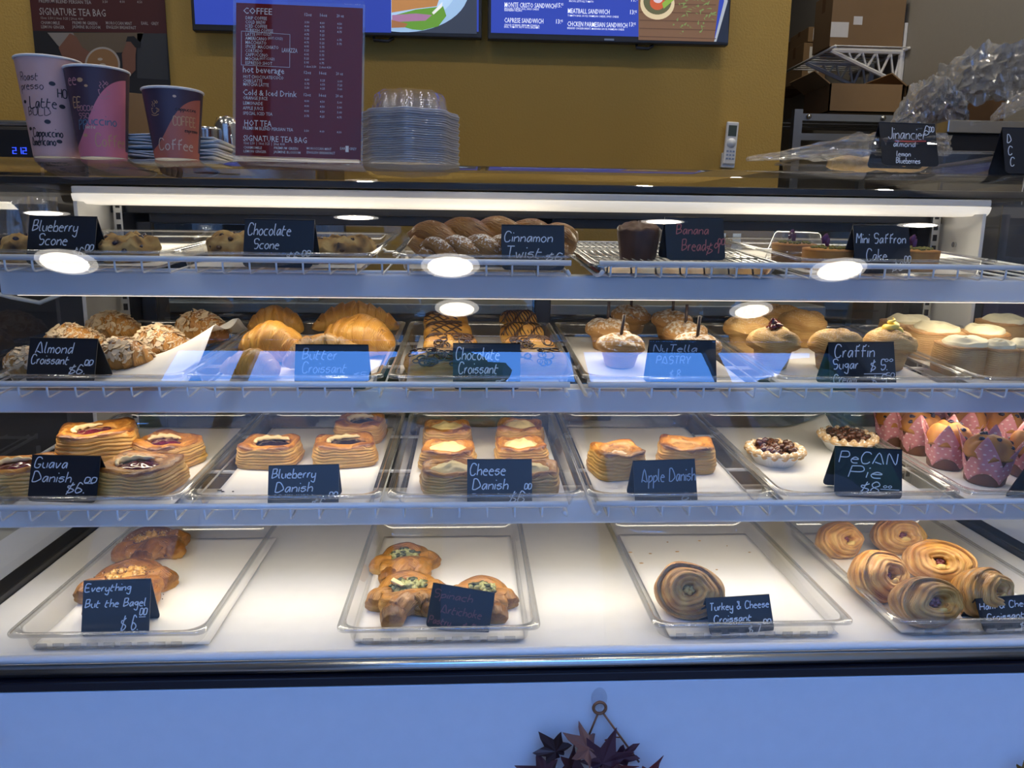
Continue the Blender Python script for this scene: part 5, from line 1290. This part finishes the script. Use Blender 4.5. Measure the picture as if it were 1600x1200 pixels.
bean(t, fn, h1, [(.018, .117, .005), (.029, .082, .005), (.004, .056, .005), (.018, .025, .0045), (-.034, .088, .004), (-.030, .045, .004)], ink_b)
h2 = .145
t, fn = cup(163, 1.43, h2, .0505, .037, 'medium paper cup, dark purple over bright pink, printed coffee words', two_tone('purple_pink_cup', (.055, .028, .045), (.62, .18, .24), .765, 9., .42))
cuptext(t, fn, h2, [('ee', -.040, -.022, .115, .020, ink_p), ('EE', -.034, -.018, .080, .015, ink_o), ('COCOA', -.026, .004, .074, .008, ink_p), ('SSO', -.024, -.006, .062, .008, ink_p), ('ppuccino', -.026, .036, .052, .016, ink_g), ('latte', -.014, .002, .046, .005, ink_c), ('Coffee', .000, .050, .018, .020, ink_o)])
bean(t, fn, h2, [(-.014, .122, .005), (-.005, .113, .003), (-.016, .035, .004)], ink_o)
def cupicon(t, fn, ht, cx_, cy_, s, m):
    mb = MB(); f2 = lambda x, y: fn(x, y/ht)
    for pl in ([(-1, .4), (-.8, -.6), (-.3, -1), (.3, -1), (.8, -.6), (1, .4), (-1, .4)], [(1, .2), (1.5, .1), (1.4, -.4), (.85, -.5)], [(-1.2, -1.2), (-.4, -1.5), (.5, -1.5), (1.3, -1.2)], [(-.4, .8), (-.7, 1.3), (-.2, 1.7), (-.5, 2.2)], [(.3, .8), (0, 1.4), (.6, 1.8), (.2, 2.5)], [(.7, 2.0), (1.0, 1.6), (1.3, 2.0), (1.0, 2.4), (.7, 2.0)]):
        ribbon(mb, [(cx_+a*s, cy_+b*s) for a, b in pl], .0012, f2)
    mb.build('printed_cup_icon', m, t)
cupicon(t, fn, h2, .020, .105, .007, ink_p)
h3 = .114
t, fn = cup(277, 1.43, h3, .049, .036, 'small paper cup, dark purple over coral, with Coffee in cream letters', two_tone('purple_coral_cup', (.055, .035, .060), (.46, .13, .085), .775, 10., .40))
cuptext(t, fn, h3, [('Coffee', -.022, .036, .014, .018, ink_c), ('COFFEE', .006, .046, .054, .014, ink_o), ('espresso', .024, .050, .044, .006, ink_b), ('cappuccino', .012, .048, .078, .006, ink_b)])
cupicon(t, fn, h3, -.024, .078, .006, ink_o); bean(t, fn, h3, [(.012, .100, .003)], ink_c)

# acrylic menu stand
t = thing('menu_stand', 'clear acrylic stand holding the maroon coffee menu, on top of the case', 'menu')
Wm, Hm = .230, .276; p = onY(466, 250, 1.46); place(t, (p.x, 1.46, TOPZ+.004), -1, R(-7), 0, 1.3)
MB().box(-Wm/2+.003, Wm/2-.003, -.001, .001, .006, Hm-.002).build('menu_card', M['maroon'], t)
MB().box(-Wm/2, Wm/2, -.0045, -.0022, 0, Hm+.003).build('front_sheet', M['acrylic'], t, bevel=.0006)
MB().box(-Wm/2, Wm/2, .0022, .0045, 0, Hm+.012).build('back_sheet', M['acrylic'], t, bevel=.0006)
e = MB().box(-Wm/2-.001, -Wm/2+.0015, -.0045, .0045, 0, Hm+.003).box(Wm/2-.0015, Wm/2+.001, -.0045, .0045, 0, Hm+.003).box(-Wm/2, Wm/2, -.0045, .0045, -.001, .003); e.build('polished_edge', M['lid'], t)
MB().box(-Wm/2, Wm/2, -.035, .06, -.003, .0).build('foot', M['acrylic'], t, bevel=.0006)
kk = Wm/776.
def mz(x, y): return ((x-62)*kk-Wm/2, Hm-(y-22-(x-62)*.034)*kk*.985)
L_ = []
def row(txt, x, y, s, wd): a, b = mz(x, y); L_.append((txt, a, b, s*kk*1.38, 'LEFT', wd*kk))
for a in (('COFFEE', 114, 94, 38, 170), ('hot beverage', 112, 444, 40, 247), ('Cold & Iced Drink', 114, 580, 36, 322), ('HOT TEA', 122, 766, 38, 164), ('SIGNATURE TEA BAG', 118, 856, 36, 382)): row(*a)
for i, (txt, wd) in enumerate((('DRIP COFFEE', 126), ('COLD BREW', 120), ('ICED COFFEE', 128), ('TURKISH COFFEE', 165), ('LATTE', 58), ('AMERICANO', 128), ('MACCHIATO', 124), ('SPICED MACCHIATO', 198), ('CORTADO', 102), ('CAPPUCCINO', 134), ('MOCHA', 80), ('ESPRESSO SHOT', 160))): row(txt, 128, 128+i*24.3, 20, wd)
for txt, y, wd in (('HOT CHOCOLATE/COCO', 478, 240), ('CHAI LATTE', 502, 114), ('MATCHA LATTE', 524, 152), ('ORANGE JUICE', 606, 146), ('LEMONADE', 637, 116), ('APPLE JUICE', 667, 122), ('SPECIAL ICED TEA', 698, 176), ('PREMIUM BLEND PERSIAN TEA', 788, 300)): row(txt, 116, y, 20, wd)
for txt, x, y, wd in (('12oz: 2.50  |  16oz: 3.25  |  20oz: 4.00', 120, 876, 245), ('CHAMOMILE', 120, 903, 110), ('LEMON GINGER', 120, 926, 136), ('PREMIUM GREEN', 303, 906, 144), ('JASMINE BLOSSOM', 303, 930, 162), ('MOROCCAN MINT', 500, 908, 150), ('ENGLISH BREAKFAST', 500, 932, 172), ('EARL   GREY', 702, 908, 100), ('(HOT /COLD)', 192, 222, 90), ('(HOT /COLD)', 262, 246, 88), ('(HOT /COLD)', 212, 368, 90)): row(txt, x, y, 16, wd)
for y, hd in ((104, 1), (450, 1), (584, 1)):
    for x, tx in ((476, '12oz'), (568, '16oz'), (672, '20 oz')): row(tx, x, y+(x-476)*.03, 18, 42)
pr = [('3.50', '4.00', '4.50'), ('4.00', '4.75', '5.20'), ('3.75', '4.25', '4.75'), ('4.75', '5.25', ''), ('5.25', '6.00', '6.75'), ('4.75', '5.25', '5.75'), ('4.95', '5.75', ''), ('5.25', '6.00', ''), ('4.95', '5.75', ''), ('5.25', '6.00', ''), ('5.95', '6.75', ''), ('1 shot 3.50', '2 shot 4.50', '')]
for i, r3 in enumerate(pr):
    for x, tx in zip((480, 572, 676), r3):
        if tx: row(tx, x, 148+i*24+(x-480)*.04, 13, 28 if len(tx) < 6 else 70)
for y, r3 in ((492, ('4.50', '5.25', '6.00')), (516, ('5.75', '6.50', '7.25')), (540, ('5.50', '6.25', '7.00')), (620, ('4.00', '4.50', '5.00')), (650, ('4.00', '4.50', '5.00')), (680, ('4.00', '4.50', '5.00')), (710, ('3.75', '4.25', '4.75')), (800, ('3.50', '4.00', '4.50'))):
    for x, tx in zip((484, 578, 682), r3): row(tx, x, y+(x-484)*.04, 13, 28)
typeset(L_, M['ink_white'], t, lambda x, y: Vector((x, -.0014, y)))
logo = MB(); a, b = mz(346, 322); 
lg = typeset([('LAVAZZA', a, b, 24*kk*1.5, 'LEFT', 92*kk)], M['ink_white'], t, lambda x, y: Vector((x, -.0016, y)), 'logo_lettering')
bx = MB(); q = [mz(105, 198), mz(394, 216), mz(394, 413), mz(105, 400)]
for i in range(4): ribbon(bx, [q[i], q[(i+1) % 4]], .0007, lambda x, y: Vector((x, -.0014, y)))
bx.build('menu_box_outline', M['ink_white'], t)
MB().box(mz(738, 0)[0], mz(757, 0)[0], -.0052, -.0046, mz(738, 925)[1], mz(738, 888)[1]).build('tape_scrap', M['white_paper'], t)

# stack of clear clamshell lids
p = onY(642, 258, 1.49); lobes = lambda k, i: .05*math.cos(k*PI/4)
dome = MB().lathe([(.074, .004), (.066, .005), (.064, .022), (.060, .036), (.056, .039), (.001, .039)], 64, flute=lobes); rimm = MB().lathe([(.074, .0028), (.084, .0), (.0855, .001), (.0855, .0035), (.080, .0035), (.074, .0045)], 64, flute=lambda k, i: .05*math.cos(k*PI/4))
dm_ = rm_ = None
for i in range(24):
    t = thing('clear_lid', 'topmost clear lid of the stack of plastic container lids' if i == 23 else 'bottom lid of the clear lid stack, resting on the case top' if i == 0 else 'clear fluted plastic lid within the stack beside the coffee menu', 'lid', 'stacked clear plastic lids')
    if dm_ is None: dm_ = dome.build('dome', M['lid'], t, True); rm_ = rimm.build('rim', M['lid_rim'], t, True)
    else:
        for c_ in (dm_, rm_): o = c_.copy(); COL.objects.link(o); o.parent = t
    t.location = (p.x+.0014*math.sin(i*2.1), 1.49+.001*math.cos(i*1.3), TOPZ+.001+i*.0039)
# paper pile, bags, steel jug
rnd = random.Random(3)
for i in range(9):
    a = onY(198+i*2, 240, 1.52).x; b = onY(356+rnd.uniform(-14, 8), 240, 1.52).x
    nxx = 14; V = []; F = []; wv = rnd.uniform(0, 6)
    for j in range(2):
        for k in range(nxx+1): x = (k/nxx-.5)*(b-a); V.append((x, -.07+.14*j, .0022*math.sin(k*.5+wv)+(.006*(k/nxx-.7)**2)))
    for k in range(nxx): F.append((k, k+1, nxx+2+k, nxx+1+k))
    o = mesh('paper_sheet', V, F, M['white_paper']); s_ = o.modifiers.new('thickness', 'SOLIDIFY'); s_.thickness = .0016
    o.location = ((a+b)/2+rnd.uniform(-.006, .006), 1.52, TOPZ+.003+i*.0052); o.rotation_euler = (0, 0, rnd.uniform(-.05, .05))
    tag(o, 'topmost sheet of the loose white paper pile behind the cups' if i == 8 else 'loose white sheet within the paper pile behind the cups', 'paper', 'loose papers on top of the case')
for i in range(6):
    a = onY(196+i*6, 170, 1.68); o = MB().box(-.045, .045, 0, .004, 0, .150-.010*i).build('paper_bag', M['cardboard'], None, bevel=.001)
    o.location = (a.x+.01, 1.66+i*.010, TOPZ+.001); o.rotation_euler = (R(-3), R(4+3*i), 0)
    tag(o, 'foremost folded brown paper bag behind the pink cup' if i == 0 else 'folded brown paper bag in the upright bundle behind the pink cup', 'paper bag', 'brown paper bags on top of the case')
t = thing('steel_jug', 'small polished steel jug behind the small cup', 'jug'); p = onY(324, 230, 1.72); place(t, (p.x, 1.72, TOPZ))
MB().lathe([(.030, 0), (.031, .003), (.030, .085), (.031, .092), (.029, .092), (.028, .02), (.001, .02)], 36).build('body', M['steel'], t, True)
MB().tube([(.03, 0, .08), (.05, 0, .078), (.053, 0, .05), (.045, 0, .025), (.03, 0, .022)], .003, 8).build('handle', M['steel'], t, True)
o = MB().lathe([(.022, 0), (.026, .06), (.026, .10), (.02, .115), (.001, .12)], 24).build('steel_shaker', M['steel'], None, True); p = onY(356, 220, 1.74); o.location = (p.x, 1.74, TOPZ); tag(o, 'round steel shaker half hidden by the left edge of the menu stand', 'shaker')

# wrapped financier tray on top right, with its card
TS = Shelf(1.4, TOPZ+.001, 0); WIRE['t'] = TS; FL['t'] = Shelf(1.4, TOPZ+.005, 0)
a = onY(1300, 240, 1.45).x; b = onY(1592, 240, 1.45).x
t = tray(b-a, .30, .040, 'clear tray of film-wrapped financiers on top of the case', 't', 1445, y=1.44); t.matrix_world = Matrix.Translation(((a+b)/2, 1.44, TOPZ+.002)); t['group'] = 'clear trays'
rnd = random.Random(9)
for i in range(4):
    o = MB().blob((0, 0, .012), (.038, .025, .014), 16, 8, seed=i, rough=.12).build('financier_cake', M['cruffin'], None, True); q = onY(1325+i*34, 240, 1.50)
    o.location = (q.x, 1.50+.012*(i % 2), TOPZ+.010); tag(o, ['leftmost', 'second', 'third', 'rightmost'][i]+' film-wrapped financier cake in the tray on top of the case', 'cake', 'wrapped financiers')
def film(name, label, pts, rad, seed, m='wrap', nu=40, nv=26, flat=.5, cr=.35):
    def fn(i, j):
        n = len(pts)-1; g = min(i*n, n-1e-6); k = int(g); f = g-k; p = Vector(pts[k]).lerp(Vector(pts[k+1]), f); r = rad[k]*(1-f)+rad[k+1]*f; a = 2*PI*j
        c = 1+cr*(abs(nz(math.cos(a)*3, math.sin(a)*3, i*9+seed))*2-.5)+cr*.6*nz(math.cos(a)*8, math.sin(a)*8, i*24+seed)
        return p.x, p.y+math.cos(a)*r*c, p.z+math.sin(a)*r*c*flat, 0, 0, 0
    o = surf(fn, nu, nv, name, M[m]); o.data.polygons.foreach_set('use_smooth', [False]*len(o.data.polygons)); return tag(o, label, 'plastic wrap')
def wp_(px, py, Y): q = onY(px, py, Y); return (q.x, q.y, q.z)
film('plastic_film', 'crinkled clear film wrapped over the financiers, trailing to the left', [wp_(1168, 248, 1.47), wp_(1240, 240, 1.48), wp_(1330, 232, 1.49), wp_(1390, 226, 1.49), wp_(1462, 226, 1.49), wp_(1482, 240, 1.49)], [.010, .022, .055, .060, .045, .01], 3, flat=.42)
card('t', Vector((onY(1428, 240, 1.42).x, 1.425, TOPZ+.012)), [('Jinancier', .14, .80, .62, .26), ('6', .78, .86, .72, .22), ('00', .88, .96, .80, .12), ('almond', .22, .60, .44, .14), ('lemon', .26, .50, .22, .12), ('Blueberries', .24, .66, .06, .13)],
     'black price card reading Jinancier with a red underline, on top of the case', 4, w=.112, L=.084)
o = MB(); c_ = [o_ for o_ in bpy.data.objects if o_.name.startswith('price_card')][-1]
ul = MB(); Lc = .084; hc = math.sqrt(Lc**2-.026**2)
for x0_, x1_, s0 in ((-.028, .034, .575),): ul.add([(x, -.026*(1-s_)+.026-.0008, hc*s_) for x, s_ in ((x0_, s0), (x1_, s0+.02), (x1_, s0-.01), (x0_, s0-.03))], [(0, 1, 2, 3)])
ul.build('red_underline', flat_mat('red_ink', (.55, .08, .06)), c_)
card('t', Vector((onY(1625, 240, 1.40).x, 1.40, TOPZ)), [('D', .06, .12, .66, .18), ('C', .06, .12, .40, .18), ('C', .08, .14, .16, .18)], 'tall black price card cut by the right edge, on top of the case', 0, w=.12, L=.088)

# ================================================================== STOREROOM ON THE RIGHT
pn = onX(1421, 75, XR-.01); yn = pn.y; zsft = pn.z
pf = onX(1228, 106, XR-.42); yf_ = min(pf.y, 6.2)
t = thing('wall_wire_shelf', 'white wire shelf with truss brackets on the grey storeroom wall', 'shelf'); place(t, (XR, yn, zsft))
MB().tube([(-.42, 0, 0), (-.42, yf_-yn, 0)], .008, 8).build('front_rail', M['white'], t, True); MB().tube([(-.01, 0, 0), (-.01, yf_-yn, 0)], .008, 8).build('back_rail', M['white'], t, True)
nw = int((yf_-yn)/.05)
wm = MB().tube([(-.42, 0, .004), (-.01, 0, .004)], .004, 6); w0 = None
for i in range(nw):
    if w0 is None: w0 = wm.build('wire', M['white'], t, True); o = w0
    else: o = w0.copy(); COL.objects.link(o); o.parent = t
    o.location = (0, .01+i*.05, 0)
for yy in (.06, (yf_-yn)*.55):
    b = MB(); A = Vector((-.42, yy, -.01)); B_ = Vector((-.02, yy, -.01)); C_ = Vector((-.02, yy, -.17)); 
    b.tube([A, B_], .012, 6).tube([B_, C_], .014, 6).tube([C_, A], .012, 6)
    for q in range(4):
        f = .25+q*.2; P0 = A.lerp(B_, f); P1 = A.lerp(C_, f+.08); P2 = A.lerp(B_, min(1, f+.2)); b.tube([P0, P1], .007, 5).tube([P1, P2], .007, 5)
    b.build('truss_bracket', M['white'], t)
MB().box(-.02, -.004, .05, .075, -.19, .14).build('wall_bracket', M['white'], t)
def cbox(label, pxl, pxr, pyt, pyb, Y, dpt, m='cardboard', open_=False, extra=None, rz=0., tall=None, sit=None):
    a = onY(pxl, pyb, Y); b = onY(pxr, pyb, Y); zt = onY((pxl+pxr)/2, pyt, Y).z; zb_ = onY((pxl+pxr)/2, pyb, Y).z; w = b.x-a.x; h = tall or zt-zb_
    t = thing('cardboard_box', label, 'box', 'cardboard boxes in the storeroom')
    if sit is not None: h = zt-sit; zb_ = sit
    place(t, ((a.x+b.x)/2, Y, zb_), rz)
    if open_:
        q = .006; MB().box(-w/2, w/2, 0, q, 0, h).box(-w/2, w/2, dpt-q, dpt, 0, h).box(-w/2, -w/2+q, 0, dpt, 0, h).box(w/2-q, w/2, 0, dpt, 0, h).box(-w/2, w/2, 0, dpt, 0, q).build('carton', M[m], t)
        MB().box(-w/2, w/2, -.0, q, 0, .12, Matrix.Translation((0, dpt, h)) @ Matrix.Rotation(R(-55), 4, 'X')).build('flap', M[m], t)
        MB().box(-.10, 0, 0, dpt, -q, 0, Matrix.Translation((-w/2, 0, h)) @ Matrix.Rotation(R(35), 4, 'Y')).build('flap', M[m], t)
    else:
        MB().box(-w/2, w/2, 0, dpt, 0, h).build('carton', M[m], t, bevel=.003); MB().box(-w/2-.0005, w/2+.0005, dpt*.5-.02, dpt*.5+.02, h*.7, h+.001).build('packing_tape', M['white_paper'] if extra == 'tape' else M['cardboard2'], t)
    for (x0_, x1_, z0_, z1_) in (extra if isinstance(extra, list) else []): MB().box(x0_*w-w/2, x1_*w-w/2, -.001, 0, z0_*h, z1_*h).build('shipping_label', M['white_paper'], t)
    return t
cbox('large brown box with a shipping label on the wall shelf', 1296, 1410, -14, 70, yn+.05, .22, 'cardboard', False, [(.0, .24, .17, .44), (.30, .42, .40, .55)], sit=zsft+.009)
cbox('upper of the small taped boxes left of the large box', 1262, 1292, 42, 66, yn+.95, .3, 'cardboard', False, [(.25, .8, .1, .9)])
cbox('lower of the small taped boxes left of the large box', 1255, 1292, 67, 88, yn+.95, .3, 'cardboard', False, [(.25, .7, .2, .9)], sit=zsft+.009)
cbox('dark box at the far end of the wall shelf, next to the mustard corner', 1252, 1268, 52, 96, yn+1.3, .3, 'cardboard2', sit=zsft+.009)
# steel rack with open boxes
yr = 3.75; zr = onY(1300, 182, yr).z; xa = onY(1240, 200, yr).x; xb = onY(1442, 200, yr).x
t = thing('steel_rack', 'grey steel rack carrying open boxes in the storeroom', 'rack'); place(t, ((xa+xb)/2, yr, 0)); w = xb-xa
for x in (-w/2, w/2-.04):
    for y in (0, .5): MB().box(x, x+.04, y, y+.04, 0, zr+.03).build('leg', M['grey_metal'], t)
for dz in (0, -.09, -.17, -.9): MB().box(-w/2+.02, w/2, .005, .035, zr+dz-.02, zr+dz+.012).build('crossbar', M['grey_metal'], t)
for q in (0, .12, .24): MB().box(-w/2, w/2, .04+q, .14+q, zr-.012, zr-.004).build('shelf_slat', M['grey_metal'], t)
for x in (-w/2+.07, w/2-.2, w/2-.06): MB().tube([(x, .006, zr-.002), (x, -.004, zr-.002)], .012, 12).build('bolt', M['alu'], t, True)
cbox('open cardboard box on the left of the steel rack', 1294, 1408, 131, 176, yr+.12, .3, 'cardboard', True)
cbox('low open cardboard box on the right of the steel rack', 1414, 1466, 134, 172, yr+.12, .3, 'cardboard', True)
cbox('dark box under the plastic bags at the right', 1490, 1566, 140, 205, 3.0, .3, 'cardboard2')
tag(MB().box(0, 1.0, 0, .5, 0, .04).build('metal_ledge', M['steel'], None, bevel=.004), 'steel ledge below the plastic bags at the right edge', 'ledge').location = onY(1480, 207, 2.5)
o = MB().box(0, .9, 0, .5, 0, .30).build('black_cabinet', M['black'], None, bevel=.01); q = onY(1478, 207, 2.52); o.location = (q.x, 2.52, q.z-.301); tag(o, 'black cabinet under the steel ledge at the right edge', 'cabinet')
struct(MB().box(onY(1478, 207, 2.52).x, XR, 2.52, 3.02, 0, q.z-.302).build('trim_2', M['cabinet']))
film('plastic_bag', 'crumpled clear plastic bag bundle rising to the right edge', [wp_(1450, 168, 2.75), wp_(1478, 130, 2.75), wp_(1520, 115, 2.75), wp_(1570, 112, 2.75), wp_(1640, 100, 2.75)], [.03, .10, .11, .12, .12], 5, 'bagfilm', flat=.8) if 'bagfilm' in M else None
M['bagfilm'] = clear('thick_plastic_film', (.80, .80, .80), .16, .10, .32, (.45, .46, .48))
film('plastic_bag', 'crumpled clear plastic bag bundle rising to the right edge', [wp_(1462, 165, 2.75), wp_(1480, 130, 2.75), wp_(1520, 118, 2.75), wp_(1570, 112, 2.75), wp_(1640, 100, 2.75)], [.03, .09, .10, .11, .12], 5, 'bagfilm', flat=.8, nu=60, nv=36)
film('plastic_bag', 'hanging clear plastic bag in front of the open boxes', [wp_(1395, 196, 2.7), wp_(1420, 178, 2.7), wp_(1452, 160, 2.7), wp_(1490, 172, 2.7), wp_(1508, 190, 2.7)], [.02, .075, .085, .07, .02], 8, 'bagfilm', flat=1., nu=60, nv=36)
film('plastic_bag', 'white tinted plastic bag end at the right edge', [wp_(1550, 185, 2.45), wp_(1570, 172, 2.45), wp_(1600, 155, 2.45), wp_(1640, 140, 2.45)], [.01, .03, .035, .04], 12, 'wrap', flat=.8)

# ================================================================== BESIDE THE CASE
t = thing('dreamcatcher', 'small white dreamcatcher hanging right of the case', 'ornament'); p = onY(1592, 362, 1.72); place(t, p, 12)
ring = [(.042*math.cos(2*PI*k/40), 0, .042*math.sin(2*PI*k/40)) for k in range(41)]; MB().tube(ring, .0025, 8).build('hoop', M['white'], t, True)
wbm = MB()
for k in range(8):
    a = 2*PI*k/8; a2 = a+2*PI/8
    for r1, r2 in ((.042, .028), (.028, .016), (.016, .007)):
        am = (a+a2)/2; wbm.tube([(r1*math.cos(a), 0, r1*math.sin(a)), (r2*math.cos(am), 0, r2*math.sin(am)), (r1*math.cos(a2), 0, r1*math.sin(a2))], .0009, 5)
wbm.build('woven_web', M['white'], t, True); MB().tube([(0, 0, .042), (-.006, 0, .09), (0, 0, .14)], .0012, 5).build('hanging_cord', M['white'], t, True)
t = thing('lunch_sign', 'dark purple sign board with pale LUNCH lettering right of the case', 'sign'); p = onY(1534, 505, 1.66); place(t, p, -6, 0)
MB().box(0, .20, 0, .006, -.045, .045).build('board', flat_mat('sign_purple', (.045, .020, .035)), t)
typeset([('LUNCH', .012, -.030, .058, 'LEFT')], M['ink_dim'], t, lambda x, y: Vector((x, -.001, y)))
MB().box(.02, .18, .010, .016, .045, .26).box(0, .012, 0, .02, -.40, -.045).box(.188, .2, 0, .02, -.40, -.045).build('stand_frame', M['dark'], t)
for i, (px, py, Y, h, r, lab) in enumerate(((28, 400, 1.95, .16, .045, 'clear glass pitcher left of the case, nearest the edge'), (76, 404, 2.0, .17, .04, 'clear glass jar left of the case, beside the pitcher'))):
    p = onY(px, py, Y); o = MB().lathe([(r*.8, 0), (r, .01), (r*1.05, h*.6), (r*.75, h*.85), (r*.8, h), (r*.76, h), (r*.7, h*.85), (r, h*.6), (r*.95, .015), (.001, .012)], 36).build('glass_pitcher', M['lid'], None, True); o.location = (p.x, Y, p.z-.02); tag(o, lab, 'glass')
zz = onY(60, 404, 1.97).z-.022
tag(MB().box(-1.75, CX0-.08, 1.85, 2.25, zz-.03, zz).build('side_counter', M['cabinet'], None, bevel=.004), 'dark side counter left of the case carrying glass jars', 'counter')
tag(MB().box(-1.74, CX0-.09, 1.87, 2.24, 0, zz-.031).build('counter_base', M['cabinet'], None), 'dark cabinet below the side counter', 'cabinet')
for s_, x0_, x1_, lab in ((-1, CX0-.60, CX0-.15, 'pale low cabinet against the left end of the case'), (1, CX1+.15, CX1+.6, 'pale low cabinet against the right end of the case')):
    tag(MB().box(x0_, x1_, 1.0, 1.8, 0, .50).build('low_cabinet', flat_mat('pale_cabinet', (.42, .42, .38)), None, bevel=.004), lab, 'cabinet')
o = MB().tube([wp_(-20, 455, 1.84), wp_(20, 465, 1.84), wp_(62, 473, 1.84), wp_(100, 458, 1.84), wp_(110, 440, 1.84)], .005, 8).build('white_cable', M['white'], None, True); tag(o, 'white cable sagging behind the left end of the case', 'cable')
# leaf garland hanging from a clear hook on the front panel
t = thing('adhesive_hook', 'clear oval adhesive hook on the white front panel', 'hook'); p = onY(936, 1090, .955); place(t, p)
V = [(.011*math.cos(2*PI*k/28), -.0022, .016*math.sin(2*PI*k/28)) for k in range(28)]; MB().add(V+[(x, -.0004, z) for x, y, z in V], [tuple(range(28)), tuple(range(55, 27, -1))]+[(i, 28+i, 28+(i+1) % 28, (i+1) % 28) for i in range(28)]).build('oval_plate', M['lid'], t)
MB().tube([(0, -.003, -.002), (0, -.010, -.008), (0, -.012, -.014), (0, -.008, -.018)], .002, 8).build('hook_tip', M['lid'], t, True)
t = thing('leaf_garland', 'autumn leaf garland hung by a brown cord ring from the clear hook', 'garland'); p = onY(937, 1106, .943); place(t, p); pxm = .00083
rg = [(.0085*math.cos(2*PI*k/30), 0, .0085*math.sin(2*PI*k/30)) for k in range(31)]; brown = flat_mat('brown_cord', (.19, .075, .03))
MB().tube(rg, .0021, 8).build('ring', brown, t, True)
MB().tube([(-.002, 0, -.0085), (-.013, 0, -.040)], .0014, 6).tube([(.005, 0, -.008), (.058, 0, -.085)], .0016, 6).tube([(.030, 0, -.046), (.022, -.002, -.044), (.008, -.004, -.047)], .001, 6).build('cord', brown, t, True)
def maple(): 
    pts = []; lobes_ = [(90, 1.), (62, .45), (40, .85), (15, .40), (-12, .62), (-45, .28), (-75, .34), (-90, .15), (-105, .34), (-135, .28), (192, .62), (165, .40), (140, .85), (118, .45)]
    for a, r in lobes_: pts.append((r*math.cos(R(a)), r*math.sin(R(a))))
    out = []
    for i, pnt in enumerate(pts):
        nx_ = pts[(i+1) % len(pts)]; out.append(pnt); mx_, my_ = (pnt[0]+nx_[0])/2, (pnt[1]+nx_[1])/2; k = 1.08 if i % 2 else .96; out.append((mx_*k, my_*k))
    return out
MP = maple()
def leaf(parent, px, py, size, ang, col, seed, dy=0., tiltz=0.):
    m_ = flat_mat('leaf_%d' % int(col[0]*1000), col); c = onY(px, py, .943)-p0g; mb = MB(); V = [(0, -.002, 0)]
    for i, (x, y) in enumerate(MP): V.append((x*size, -.004*abs(x)*1.5+.002*math.sin(i*1.3+seed), y*size))
    n = len(MP); Mx = Matrix.Translation((c.x, -.006-dy, c.z)) @ Matrix.Rotation(R(ang), 4, 'Y') @ Matrix.Rotation(R(tiltz), 4, 'Z')
    V = [Mx @ Vector(v) for v in V]; mb.add(V, [(0, i+1, (i+1) % n+1) for i in range(n)]); o = mb.build('maple_leaf', m_, parent); s_ = o.modifiers.new('thickness', 'SOLIDIFY'); s_.thickness = .0006
    return o
p0g = p
for i, (px, py, sz, an, col, tz) in enumerate(((868, 1168, .030, -40, (.030, .003, .004), 0), (852, 1204, .036, -70, (.075, .015, .022), 10), (938, 1180, .042, 20, (.085, .022, .035), 0), (915, 1158, .034, -52, (.20, .09, .075), 62), (968, 1178, .026, 50, (.085, .110, .020), 15), (960, 1196, .036, 95, (.14, .012, .012), 30), (1006, 1208, .034, 30, (.17, .010, .012), 20), (905, 1215, .040, -10, (.07, .012, .02), 0), (890, 1190, .024, 10, (.10, .02, .02), 20))):
    leaf(t, px, py, sz*1.3, an, tuple(c_*.75 for c_ in col), i, .004*(i % 4), tz)
t = thing('leaf_garland', 'autumn leaf tip with yellow edge at the lower right edge', 'garland'); p0g = onY(1590, 1200, .943); place(t, p0g); leaf(t, 1592, 1200, .022, 10, (.22, .12, .02), 3)
leaf(t, 1606, 1205, .024, 50, (.18, .05, .02), 5, .004)
t = thing('leaf_garland', 'dark autumn leaf tip at the lower left edge', 'garland'); p0g = onY(46, 1206, .943); place(t, p0g); leaf(t, 44, 1208, .012, -20, (.05, .012, .01), 4); leaf(t, -12, 1150, .012, 60, (.12, .02, .02), 6)
# street side, mirrored in the glass
struct(MB().box(-25, 25, -40, YF-.13, -.12, -.02).build('floor_street', flat_mat('pavement', (.30, .29, .27))), 'pavement outside the shop window')
struct(MB().box(-20, 20, -17, -13, -.02, 11.8).build('wall_street', flat_mat('facade', (.16, .11, .09))), 'building front across the street, mirrored in the case glass')
for i, (x, y, hh, rr, lab) in enumerate(((-7.6, -9, 9.3, 2.4, 'left'), (-.6, -9, 9.6, 1.4, 'middle'), (7.9, -9, 10.0, 2.8, 'right'))):
    t = thing('street_tree', 'leafy green street tree outside, the %s one mirrored in the case glass' % lab, 'tree', 'street trees'); place(t, (x, y, 0))
    MB().tube([(0, 0, 0), (.1, 0, hh*.6)], [.2, .12], 10).build('trunk', M['cardboard2'], t, True)
    mb = MB(); rnd = random.Random(i)
    for q in range(36): a = rnd.uniform(0, 6.28); b_ = rnd.uniform(-.6, 1); mb.blob((rr*.7*math.cos(a)*math.sqrt(1-b_*b_*.8), rr*.7*math.sin(a)*math.sqrt(1-b_*b_*.8), hh-rr+b_*rr*.75), rr*rnd.uniform(.22, .38), 8, 6, seed=q+i*50, rough=.35)
    mb.build('crown', flat_mat('foliage', (.05, .09, .025)), t)
